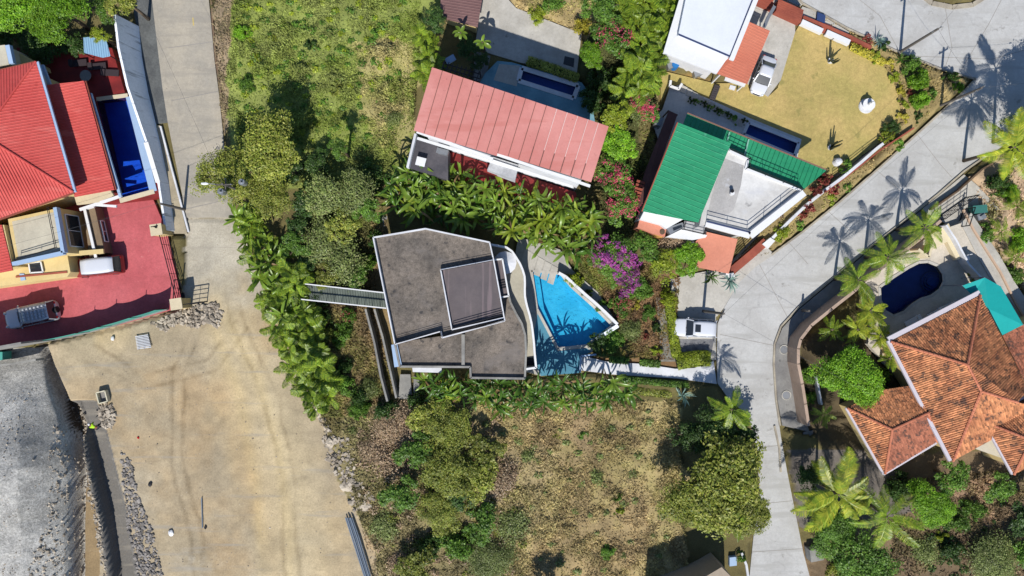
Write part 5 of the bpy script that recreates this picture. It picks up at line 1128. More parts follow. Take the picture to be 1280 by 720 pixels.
# pipes
t = thing('pipe_bundle', 'bundle of long grey pipes lying on the dirt road edge', 'pipes', W(445,684,.2)); gp_ = mat('grey_blue_pipe', c(120,134,150), None, 1, .5, 0, .12)
for i in range(5):
    z = .35+.14*(i % 2)+.2; MB().tube([W(432+i*2.0,647,z), W(440+i*2.2,672,z), W(456+i*2.2,722+i,z)], .085, 7).build('pipe', gp_, t)
MB().tube([W(252,622,.4), W(253,660,.4)], .06, 6).build('thin_pipe', gp_, label='single thin grey pipe lying in the middle of the dirt lot', cat='pipe')
for x, y, r, l, m in ((188,605,.22,'small black bucket on the dirt lot right of the stone band',M_PLAS),(173,547,.13,'tiny red and white can on the dirt lot',M_TAIL),(214,666,.3,'crumpled white sack on the lower dirt lot',M_WHITE),(141,423,.2,'small white scrap near the pallet',M_WHITE),(257,659,.16,'small dark offcut beside the thin pipe',M_PLAS)):
    p = W(x,y,.3); MB().blob(p.x,p.y,.32,r,r*1.3,r*.8,2,.2,seed=int(x)).build('site_litter', m, label=l, cat='litter')
# pit at the far left
MB().path(PL([(-60,464),(20,454),(50,449)], .8), .25, 1.4).build('pit_wall', M_RAW, label='low concrete wall crossing the shaded pit below the boundary fence', cat='wall')
MB().prism(PL([(-60,440),(3,440),(3,450),(-60,456)], 1.4), 0).build('teal_block', net, label='teal block at the left edge under the boundary fence', cat='block')
# worker bending in the trench
def person(loc, rz):
    t = thing('person', 'bent-over worker in lime hi-vis shirt and white helmet in the trench', 'person', loc, rz=rz)
    skin_m = mat('skin', c(150,104,80), None, 1, .6, 0, .05); trou = mat('dark_trousers', c(60,64,76), None, 2, .9, 0, .1); vest = mat('lime_hi_vis', c(190,240,40), None, 2, .7, 0, .05); boot = mat('boots', c(60,48,40), None, 2, .8, 0, .1)
    V = [(0,0,.92),(.05,0,1.05),(.28,0,1.22),(.46,0,1.26),(.54,0,1.27),(.62,0,1.24),(.70,0,1.2),
         (-.02,.1,.88),(.06,.13,.5),(-.02,.14,.1),(.14,.15,.04),(-.02,-.1,.88),(.16,-.13,.5),(.08,-.14,.1),(.24,-.15,.04),
         (.44,.17,1.24),(.52,.27,1.0),(.66,.2,.8),(.7,.18,.72),(.44,-.17,1.24),(.5,-.28,1.0),(.66,-.16,.8),(.7,-.14,.72)]
    Ed = [(0,1),(1,2),(2,3),(3,4),(4,5),(5,6),(0,7),(7,8),(8,9),(9,10),(0,11),(11,12),(12,13),(13,14),(3,15),(15,16),(16,17),(17,18),(3,19),(19,20),(20,21),(21,22)]
    Rr = [.15,.15,.17,.14,.065,.1,.09,.1,.075,.05,.045,.1,.075,.05,.045,.075,.05,.038,.035,.075,.05,.038,.035]
    def skin(name, idx, grow_, m, par=t):
        ids = sorted(set(idx)); mp = {k: i for i, k in enumerate(ids)}; me = bpy.data.meshes.new(name)
        me.from_pydata([V[k] for k in ids], [(mp[a], mp[b]) for a, b in Ed if a in mp and b in mp], []); me.materials.append(m)
        o = bpy.data.objects.new(name, me); C.objects.link(o); o.parent = par
        sm = o.modifiers.new('skin', 'SKIN'); sm.use_smooth_shade = True; me.skin_vertices or None
        if not me.skin_vertices: 
            bm = bmesh.new(); bm.from_mesh(me); bm.verts.layers.skin.verify(); bm.to_mesh(me); bm.free()
        for i, k in enumerate(ids): me.skin_vertices[0].data[i].radius = (Rr[k]+grow_,)*2
        me.skin_vertices[0].data[0].use_root = True; s2 = o.modifiers.new('sub', 'SUBSURF'); s2.levels = 1; s2.render_levels = 2; return o
    body = skin('body', range(23), 0, skin_m)
    skin('shirt', [1,2,3,15,16,19,20], .022, vest, body); skin('trousers', [0,7,8,9,11,12,13], .02, trou, body)
    for s in (1,-1): 
        hx, hy, hz = .7, .18*s if s > 0 else -.14, .72; mb = MB()
        for k in range(4): mb.tube([(hx,hy-.03+.02*k,hz-.02),(hx+.03,hy-.035+.022*k,hz-.06-.01*(k in (1,2))),(hx+.02,hy-.035+.022*k,hz-.1)], [.012,.01,.007], 5)
        mb.tube([(hx-.01,hy-.04*s,hz),(hx+.03,hy-.06*s,hz-.03),(hx+.05,hy-.06*s,hz-.06)], [.013,.011,.008], 5)
        ch = mb.mesh('fingers', skin_m, True); inst('fingers', ch, body)
        inst('boot', MB().blob(.08 if s > 0 else .18, .145*s, .06, .15, .06, .06, 2, 0).mesh('boot', boot, True), t)
    inst('helmet', MB().blob(.68, 0, 1.25, .15, .13, .12, 2, 0).mesh('helmet', M_WHITE, True), t)
    mbx = MB().blob(.77,0,1.17,.03,.02,.03,1,0); inst('nose', mbx.mesh('nose', skin_m, True), body)
    for s in (-.04,.04): inst('eye', MB().blob(.755, s, 1.2, .014,.014,.014,1,0).mesh('eye', M_PLAS, True), body)
    for s in (-.1,.1): inst('ear', MB().blob(.64, s, 1.2, .03,.015,.04,1,0).mesh('ear', skin_m, True), body)
    t.scale = (1.15,1.15,1.15); return t
pw_ = W(121,534,-.6); person((pw_.x, pw_.y, -1.68), R_(150))
# ------------------------------------------------------------------ vegetation
K = 1.12
def cl(*a): return [c(*q, k=K) for q in a]
L_BRIGHT = leafmat('bright_leaves', cl((92,138,24),(120,160,34),(70,112,22),(140,172,50)))
L_OLIVE = leafmat('olive_leaves', cl((116,128,44),(140,144,56),(82,98,34),(158,156,78),(98,116,38)))
L_LIME = leafmat('lime_leaves', cl((138,152,36),(110,128,34),(158,164,52)))
L_LIMEO = leafmat('lime_olive_leaves', cl((120,130,48),(98,112,44),(146,146,64),(84,98,38)))
L_GREEN = leafmat('green_leaves', cl((78,112,36),(98,134,46),(60,90,30),(120,150,60)))
L_DARK = leafmat('dark_leaves', cl((48,74,30),(62,90,36),(40,62,26),(84,106,48)))
L_GREY = leafmat('grey_green_leaves', cl((104,120,58),(124,134,76),(84,100,46),(138,140,92)), trans=.25)
L_DRY = leafmat('dry_twigs', cl((142,118,92),(120,98,76),(164,142,114),(104,92,62)), trans=.1)
L_YELL = leafmat('yellow_leaves', cl((168,156,50),(140,138,44),(184,168,74)))
L_CRIM = leafmat('crimson_leaves', cl((124,50,48),(96,40,40),(150,76,66),(92,84,44)))
L_PINK = leafmat('pink_bracts', cl((198,70,104),(172,52,84),(206,100,120)))
L_PURP = leafmat('purple_bracts', cl((150,70,140),(128,52,122),(168,92,156),(176,66,128)))
L_BAN = leafmat('banana_leaf', cl((90,124,34),(116,148,44),(68,100,30),(150,170,66),(48,80,26)), rough=.32)
L_BAND = leafmat('dark_banana_leaf', cl((74,104,34),(92,124,42),(60,90,30),(134,150,56)), rough=.34)
L_ARE = leafmat('areca_leaf', cl((116,138,34),(88,118,32),(146,158,50),(68,98,28)), rough=.4)
L_PALM = leafmat('palm_leaf', cl((120,144,36),(96,122,34),(150,160,52)), rough=.4)
L_PALMY = leafmat('yellow_palm_leaf', cl((150,156,44),(116,138,40),(178,174,60)), rough=.4)
L_AGA = leafmat('agave_leaf', cl((124,150,140),(104,132,122),(146,168,156)), rough=.5, trans=.1)
L_TUFT = leafmat('grass_blades', None, rough=.7, trans=.3, attr='Col')
def leaves_np(pos, nrm, size, rs, asp=1.7):
    n = len(pos); r = rs.randn(n, 3); t = np.cross(nrm, r); t /= np.linalg.norm(t, axis=1)[:, None]+1e-9; b = np.cross(nrm, t)
    s = size*(rs.uniform(.6, 1.35, n))[:, None]; t = t*s*.5*asp; b = b*s*.5
    v = np.stack([pos-t, pos+b*.9-t*.1, pos+t, pos-b*.9-t*.1], 1).reshape(-1, 3)
    return v, np.arange(4*n).reshape(n, 4)
def crown_np(rs, ncl, nper, leaf, flat=.75, loose=.15, clr=(.2,.36), low=.15):
    P = []; Nn = []; ph = rs.uniform(0, 6.28, 3); holes = [(rs.uniform(-.7,.7), rs.uniform(-.7,.7), rs.uniform(.08,.17)) for _ in range(9)]
    for i in range(ncl):
        a = rs.uniform(0, 2*np.pi); r = math.sqrt(rs.uniform(0, 1)); rad = rs.uniform(*clr)
        lob = .72+.16*math.sin(2*a+ph[0])+.13*math.sin(3*a+ph[1])+.1*math.sin(5*a+ph[2]); r *= lob
        hx, hy = r*math.cos(a), r*math.sin(a)
        if any((hx-u_)**2+(hy-w_)**2 < q_**2 for u_, w_, q_ in holes): continue
        zt_ = flat*math.sqrt(max(0, 1-r*r)); z = rs.uniform(low, 1)**.6*zt_
        cx, cy = r*math.cos(a), r*math.sin(a); n = int(nper*rs.uniform(.6, 1.3))
        d = rs.randn(n, 3); d[:, 2] = np.abs(d[:, 2])*.9-.25; d /= np.linalg.norm(d, axis=1)[:, None]
        rr = rad*(rs.uniform(.55, 1.0+loose, n))[:, None]
        P.append(np.array((cx, cy, z))+d*rr*np.array((1, 1, .75))); Nn.append(d*.55+np.array((0, 0, .7))+rs.randn(n, 3)*.42)
    P = np.concatenate(P); N = np.concatenate(Nn); N /= np.linalg.norm(N, axis=1)[:, None]
    return leaves_np(P, N, leaf, rs)
CR = {}
def crown_mesh(kind, size, var):
    key = (kind[0], size, var)
    if key in CR: return CR[key]
    m, style = kind; rs = np.random.RandomState(hash(m.name+style+size) % 1000*0+len(m.name)*7+len(style)*3+ord(size[0])+var*31)
    ncl, nper, leaf = {'L': (150, 150, .035), 'M': (60, 90, .066), 'S': (24, 50, .13)}[size]
    if style == 'dense': v, f = crown_np(rs, int(ncl*1.5), nper, leaf*.95, .8, .1, (.13,.27))
    elif style == 'loose': v, f = crown_np(rs, int(ncl*.8), int(nper*.8), leaf*1.05, .7, .4, (.09,.24), .1)
    elif style == 'wispy':
        v, f = crown_np(rs, int(ncl*1.1), int(nper*.9), leaf*.9, .55, .7, (.18,.4), .0)
    mesh = npmesh('crown', v, f, None, m); CR[key] = mesh; return mesh
KIND = {'bright': (L_BRIGHT,'dense'), 'olive': (L_OLIVE,'loose'), 'lime': (L_LIME,'loose'), 'green': (L_GREEN,'loose'), 'gdense': (L_GREEN,'dense'), 'dark': (L_DARK,'loose'), 'grey': (L_GREY,'wispy'), 'dry': (L_DRY,'wispy'), 'yellow': (L_YELL,'loose'), 'crimson': (L_CRIM,'loose'), 'limew': (L_LIMEO,'loose'), 'pinkf': (L_PINK,'wispy'), 'purp': (L_PURP,'loose')}
FLOW = {}
def flower_mesh(m, var, dens):
    key = (m.name, var, dens)
    if key not in FLOW:
        rs = np.random.RandomState(var+len(m.name)); v, f = crown_np(rs, 90, max(2, dens//2), .045, .8, .3, (.05,.16), .5); FLOW[key] = npmesh('flowers', v, f, None, m)
    return FLOW[key]
vi = [0]
def plant(label, px, py, rpx, h, kind, cat='tree', name=None, group=None, flowers=None, dens=26, sc=(1,1), z0=0):
    """h is the height of the crown's top; rpx the crown's radius as seen"""
    vi[0] += 1; zc = z0+h*.6; p = W(px, py, zc); R = rpx/FP*(H-zc)
    name = name or ('tree' if h > 3.2 else 'shrub')
    t = thing(name, label, cat, (p.x, p.y, z0), group); rr = random.Random(vi[0])
    size = 'L' if R > 2.6 else ('M' if R > 1.0 else 'S')
    hb = max(.1, h-R*.9*.85) if h > 3 else .05
    cz_ = (h-hb)/.95
    o = inst('crown', crown_mesh(KIND[kind], size, vi[0] % 2), t, (0,0,hb), (0,0,rr.uniform(0,6.28)), (R*sc[0], R*sc[1], cz_)); o['kind'] = 'stuff'
    if flowers: f = inst('flowers', flower_mesh(flowers, vi[0] % 2, dens), t, (0,0,hb+.04), (0,0,rr.uniform(0,6.28)), (R,R,cz_*1.08)); f['kind'] = 'stuff'
    if h > 2.2:
        mb = MB(); mb.tube([(0,0,-.2),(rr.uniform(-.15,.15),.1,hb*.5),(0,0,hb+cz_*.2)], [.06*h*.5+.05, .045*h*.5+.03, .08], 7)
        for k in range(6):
            a = k*1.05+rr.uniform(-.3,.3); r = R*rr.uniform(.45,.75); mb.tube([(0,0,hb*.85),(r*.45*math.cos(a),r*.45*math.sin(a),hb+cz_*.25),(r*math.cos(a),r*math.sin(a),hb+cz_*.45)], [.09,.06,.03], 5)
        inst('trunk', mb.mesh('trunk', M_TRUNK, True), t)
    return t
# --- fronds and leaves
def frond_mesh(name, m, n=20, wid=.3, droop=.8, lift=.35, lw=.035, seed=0):
    rs = random.Random(seed); v = []; f = []; kb = (-.22,.18,.04,-.1)[seed % 4]
    def pt(s): return Vector((s-.12*s*s, kb*s*s, lift*s-droop*s*s*.8))
    for i in range(8):
        a, b = pt(i/8), pt((i+1)/8); wd = .012*(1-i/9); k = len(v); v += [a+Vector((0,wd,0.004)), a-Vector((0,wd,-.004)), b-Vector((0,wd*.9,-.004)), b+Vector((0,wd*.9,.004))]; f.append((k,k+1,k+2,k+3))
    for i in range(n):
        s = .12+.88*(i+.5)/n; p = pt(s); L = wid*(math.sin(math.pi*min(1, s*.92+.1))**.6)*rs.uniform(.85,1.1)
        for sg in (-1, 1):
            tip = p+Vector((L*.55, sg*L*.85, -L*rs.uniform(.25,.5))); md_ = p+Vector((L*.3, sg*L*.5, rs.uniform(-.01,.02)))
            w_ = Vector((lw*.5, -sg*lw*.25, 0)); k = len(v); v += [p-w_*.6, p+w_*.6, md_+w_, md_-w_, tip]; f += [(k,k+1,k+2,k+3) if sg < 0 else (k+3,k+2,k+1,k), (k+3,k+2,k+4) if sg < 0 else (k+4,k+2,k+3)]
    me = bpy.data.meshes.new(name); me.from_pydata([tuple(q) for q in v], [], f); me.materials.append(m); me.update(); return me
def blade_mesh(name, m, wd=.2, droop=.7, lift=.5, fold=.25, taper=.6):
    v = []; n = 7; kb = math.sin(wd*977+droop*31)*.3
    for i in range(n+1):
        s = i/n; w_ = wd*.5*(math.sin(math.pi*min(1, (s*.94+.05)))**taper) if i < n else .004; x = s-.15*s*s; z = lift*s-droop*s*s
        y_ = kb*s*s; v += [(x,y_-w_,z+w_*fold),(x,y_,z-w_*.2),(x,y_+w_,z+w_*fold)]
    f = [(i*3+k, (i+1)*3+k, (i+1)*3+k+1, i*3+k+1) for i in range(n) for k in range(2)]
    me = bpy.data.meshes.new(name); me.from_pydata(v, [], [tuple(reversed(q)) for q in f]); me.materials.append(m); me.shade_smooth(); me.update(); return me
FR = {'palm': [frond_mesh('frond', L_PALM, 28, .19, d, l, .016, i) for i, (d, l) in enumerate(((.6,.35),(.35,.6),(.9,.3),(.5,.2)))],
      'palmy': [frond_mesh('frond', L_PALMY, 34, .22, d, l, .017, i) for i, (d, l) in enumerate(((.7,.4),(.45,.6),(1.0,.35)))],
      'areca': [frond_mesh('frond', L_ARE, 17, .3, d, l, .038, i) for i, (d, l) in enumerate(((.8,.8),(.5,1.1),(1.2,.7)))],
      'ban': [blade_mesh('leaf', L_BAN, wd, d, l) for wd, d, l in ((.17,.8,.8),(.2,1.15,1.0),(.15,.55,1.2),(.18,1.4,.8))],
      'band': [blade_mesh('leaf', L_BAND, wd, d, l) for wd, d, l in ((.13,.9,.8),(.15,1.2,1.0),(.12,.6,1.1),(.14,1.4,.8))],
      'bany': [blade_mesh('leaf', L_LIME, wd, d, l) for wd, d, l in ((.17,.8,.8),(.15,.55,1.2),(.18,1.3,.8))], 'star': [blade_mesh('leaf', L_BAN, .36, .5, .4)], 'agave': [blade_mesh('leaf', L_AGA, .1, .25, l, .4, .8) for l in (.35,.75,1.2)],
      'dagave': [blade_mesh('leaf', L_GREEN, .1, .25, l, .4, .8) for l in (.35,.75,1.2)]}
DRYLEAF = [blade_mesh('leaf', leafmat('dead_leaf', cl((150,124,84),(124,98,66))), .13, 1.5, .7)]
def where(x, y, marks): return min(marks, key=lambda m: (m[0]-x)**2+(m[1]-y)**2)[2]
ROADSIDE = [(302,272,'under the olive tree'),(322,285,'just below the olive tree'),(330,315,'opposite the iron gate'),(345,345,'left of the staircase foot'),(360,375,'just below the staircase foot'),(372,405,'beside the upper dirt lot'),(386,440,'beside the shaded hollow'),(392,470,'above the verge stones'),(400,500,'at the lower end of the row')]
HEDGE = [(498,232,'at its left end'),(525,225,'near the dark side terrace'),(552,250,'above the roof apex'),(580,235,'under the red balcony'),(605,262,'above the penthouse'),(635,250,'below the porch roof'),(660,280,'above the curved terrace'),(690,265,'above the pool deck'),(715,300,'nearest the curved pool wall'),(732,275,'at its right end')]
WROOF = [(775,0,'at the top left'),(800,0,'at the top edge'),(835,5,'against the white roof'),(785,35,'below the top left ones'),(812,35,'in the middle'),(838,35,'beside the white roof corner'),(785,70,'in the lower left'),(812,75,'in the lower middle'),(792,110,'at the lowest end')]
def rosette(name, label, cat, px, py, zc, L, n, key, part, group=None, trunk=None, z0=0, tilt=(-.25,.35), seed=0, tr=.12):
    rr = random.Random(seed*17+n); p = W(px, py, zc); lx, ly = rr.uniform(-.2,.2)*(zc-z0)*.3, rr.uniform(-.2,.2)*(zc-z0)*.3
    t = thing(name, label, cat, (p.x-lx, p.y-ly, z0), group, rr.uniform(0,6.28)); ms = FR[key]; lx, ly = (lx*math.cos(-t.rotation_euler.z)-ly*math.sin(-t.rotation_euler.z), lx*math.sin(-t.rotation_euler.z)+ly*math.cos(-t.rotation_euler.z)); tx, ty = (rr.uniform(-.35,.35), rr.uniform(-.35,.35)) if part == 'leaf' and 'agave' not in key else (0, 0)
    for i in range(n):
        a = i*2.399+rr.uniform(-.45,.45); s = L*rr.uniform(.65,1.12)
        inst(part, (DRYLEAF if i % 9 == 7 and key[:3] == 'ban' else ms)[i % (1 if i % 9 == 7 and key[:3] == 'ban' else len(ms))], t, (lx,ly,zc-z0), (rr.uniform(-.35,.35), rr.uniform(*tilt)-(.5 if i % 5 == 4 else 0)+tx*math.cos(a)+ty*math.sin(a), a), (s, s, s*rr.uniform(.7,1.1)))
    if trunk: inst('trunk', MB().tube([(0,0,-.1),(lx*.3,ly*.3,(zc-z0)*.5),(lx,ly,zc-z0+.1)], [tr*1.3,tr,tr*.8], 8).mesh('trunk', M_TRUNK, True), t)
    return t
def fill(poly, spacing, seed):   # roughly even scatter of points inside an outline
    rr = random.Random(seed); xs = [q[0] for q in poly]; ys = [q[1] for q in poly]; out = []; miss = 0
    while miss < 400:
        x, y = rr.uniform(min(xs),max(xs)), rr.uniform(min(ys),max(ys))
        if inpoly(np.array([x]), np.array([y]), poly)[0] and all((x-a)**2+(y-b)**2 > spacing**2 for a, b in out): out.append((x,y)); miss = 0
        else: miss += 1
    return out
# hedges of broad-leaved plants: N of the flat roof, and S of it
for i, (x, y) in enumerate(fill([(488,228),(505,214),(530,208),(600,226),(680,250),(738,264),(746,292),(722,322),(700,312),(650,292),(600,280),(540,268),(492,262)], 9.5, 3)):
    rosette('banana_plant', ('yellowish ' if i % 5 == 2 else 'green ')+'broad-leaved plant of hedge above flat roof, '+where(x, y, HEDGE), 'plant', x, y, 2.6+(i*37 % 19)*.1, 1.5+(i*53 % 11)*.09, 10+i % 4, 'bany' if i % 5 == 2 else 'band' if i % 5 == 4 else 'ban', 'leaf', 'broad-leaved plants of the hedge above the flat roof', seed=i, trunk=i % 3 == 0)
for i, (x, y) in enumerate(fill([(528,474),(560,474),(660,480),(700,476),(780,474),(792,488),(770,500),(700,508),(640,512),(600,504),(540,500)], 10, 5)):
    rosette('heliconia_plant', 'narrow-leaved '+('light' if i % 4 == 1 else 'dark')+' green plant in the '+('left' if x < 610 else 'middle' if x < 700 else 'right')+' part of the hedge below the flat roof', 'plant', x, y, (1.8 if x < 655 else 3.6)+(i*37 % 13)*.1, 1.4+(i*53 % 11)*.08, 10+i % 4, 'ban' if i % 4 == 1 else 'band', 'leaf', 'narrow-leaved plants of the hedge below the flat roof', seed=i+200)
for i, (x, y) in enumerate(fill([(296,268),(320,262),(336,290),(352,320),(372,350),(388,400),(408,450),(412,505),(392,512),(376,480),(356,420),(334,370),(312,320)], 11.5, 7)):
    lo_ = y > 405
    rosette('areca_palm', ('yellowish' if lo_ else 'green feathery' if i % 3 == 0 else 'green broad-leaved')+' clump in roadside row '+where(x, y, ROADSIDE), 'palm', x, y, 1.8+(i*29 % 11)*.12, 1.5+(i*41 % 9)*.13, 11+i % 4, 'areca' if lo_ or i % 3 == 0 else 'ban', 'frond' if lo_ or i % 3 == 0 else 'leaf', 'yellowish roadside clumping palms' if lo_ else 'green roadside clumping palms', seed=i+400, tilt=(-.3,.2))
for i, (x, y) in enumerate(fill([(768,-10),(856,-10),(842,40),(815,110),(800,130),(778,120),(782,60)], 12, 9)):
    rosette('areca_palm', 'yellow-green clumping palm left of the white flat roof, '+where(x, y, WROOF), 'palm', x, y, 2.4+(i*29 % 11)*.12, 1.5+(i*41 % 9)*.12, 10, 'areca', 'frond', 'clumping palms beside the white roof', seed=i+600)
for i, (x, y) in enumerate(((528,45),(540,58),(534,72),(546,84),(530,92),(538,102))):
    rosette('areca_palm', 'lime yellow clumping palm by the upper left corner of the faded red roof', 'palm', x, y, 2.0, 1.6, 14, 'areca', 'frond', 'lime yellow palms at the faded red roof corner', seed=i+700)
# star-leaved young trees, agaves, palms
for x, y, l in ((576,41,'left star-shaped papaya beside the brown roof'),(603,53,'right star-shaped papaya over the shaded court')): rosette('papaya_tree', l, 'tree', x, y, 4.6, 1.25, 7, 'star', 'leaf', 'star-shaped papaya trees', True, seed=int(x))
for x, y, r, k, l in ((912,352,1.5,'agave','big blue-green agave on the left below the salmon roof'),(888,347,1.3,'dagave','greener spiky agave left of the blue-green one'),(853,495,1.5,'agave','large blue-green agave at the end of the white path'),(757,505,1.2,'dagave','small spiky plant at the end of the lower hedge'),(1098,52,1.0,'agave','blue-green agave near the right white bench wall'),(1125,75,.9,'dagave','small dark agave beside the upper corner pole')):
    rosette('agave', l, 'agave', x, y, .5, r, 30, k, 'leaf', None, seed=int(x), tilt=(-.6,.25))
PALMS = [(1072,350,4.8,3.0,16,'palm','lower left palm of the row behind the curved tan wall'),(1110,322,4.8,3.1,16,'palm','middle palm of the row behind the curved tan wall'),(1156,284,5.0,3.2,16,'palm','upper right palm of the row near the cream terrace'),
 (1268,184,7.5,4.3,16,'palmy','tall yellow coconut palm at the right edge'),(1310,150,8.5,4.2,18,'palmy','tall palm cut off by the right edge'),(1040,412,2.6,2.0,14,'palm','small green palm inside the curved wall bend'),
 (1088,388,3.2,2.3,16,'palmy','yellowish palm beside the left end of the dark pool'),(1072,412,3.0,2.2,16,'palmy','brownish yellow palm between bright tree and dark pool'),(1100,420,3.0,2.0,14,'palmy','yellowish palm at the corner of the tiled roof'),(1112,448,2.6,2.0,14,'palm','dark palm tucked against the white gutter of the tiled house'),
 (1030,518,2.2,1.7,12,'palm','small bright palm below the round green tree'),(1048,618,6.5,5.2,19,'palmy','big coconut palm with long arching fronds beside the lower road'),(1108,646,6.0,4.2,16,'palm','dark coconut palm right of the big arching one'),
 (915,512,5.4,3.0,13,'palm','palm with pale fronds beside the narrow road'),(920,655,5.0,2.4,11,'palm','palm half hidden in the olive tree by the narrow road'),
 (1252,288,1.8,1.8,12,'palm','low bright palm left in the east garden bed'),(1268,322,1.8,1.8,12,'palm','low bright palm at the lower end of the east garden bed'),(1272,258,2.0,2.0,12,'palm','low bright palm at the top of the east garden bed')]
for i, (x, y, z, L, n, k, l) in enumerate(PALMS): rosette('palm_tree', l, 'palm', x, y, z, L, n, k, 'frond', None, z > 2.3, seed=i+50, tilt=(-.2,.3), tr=.16)
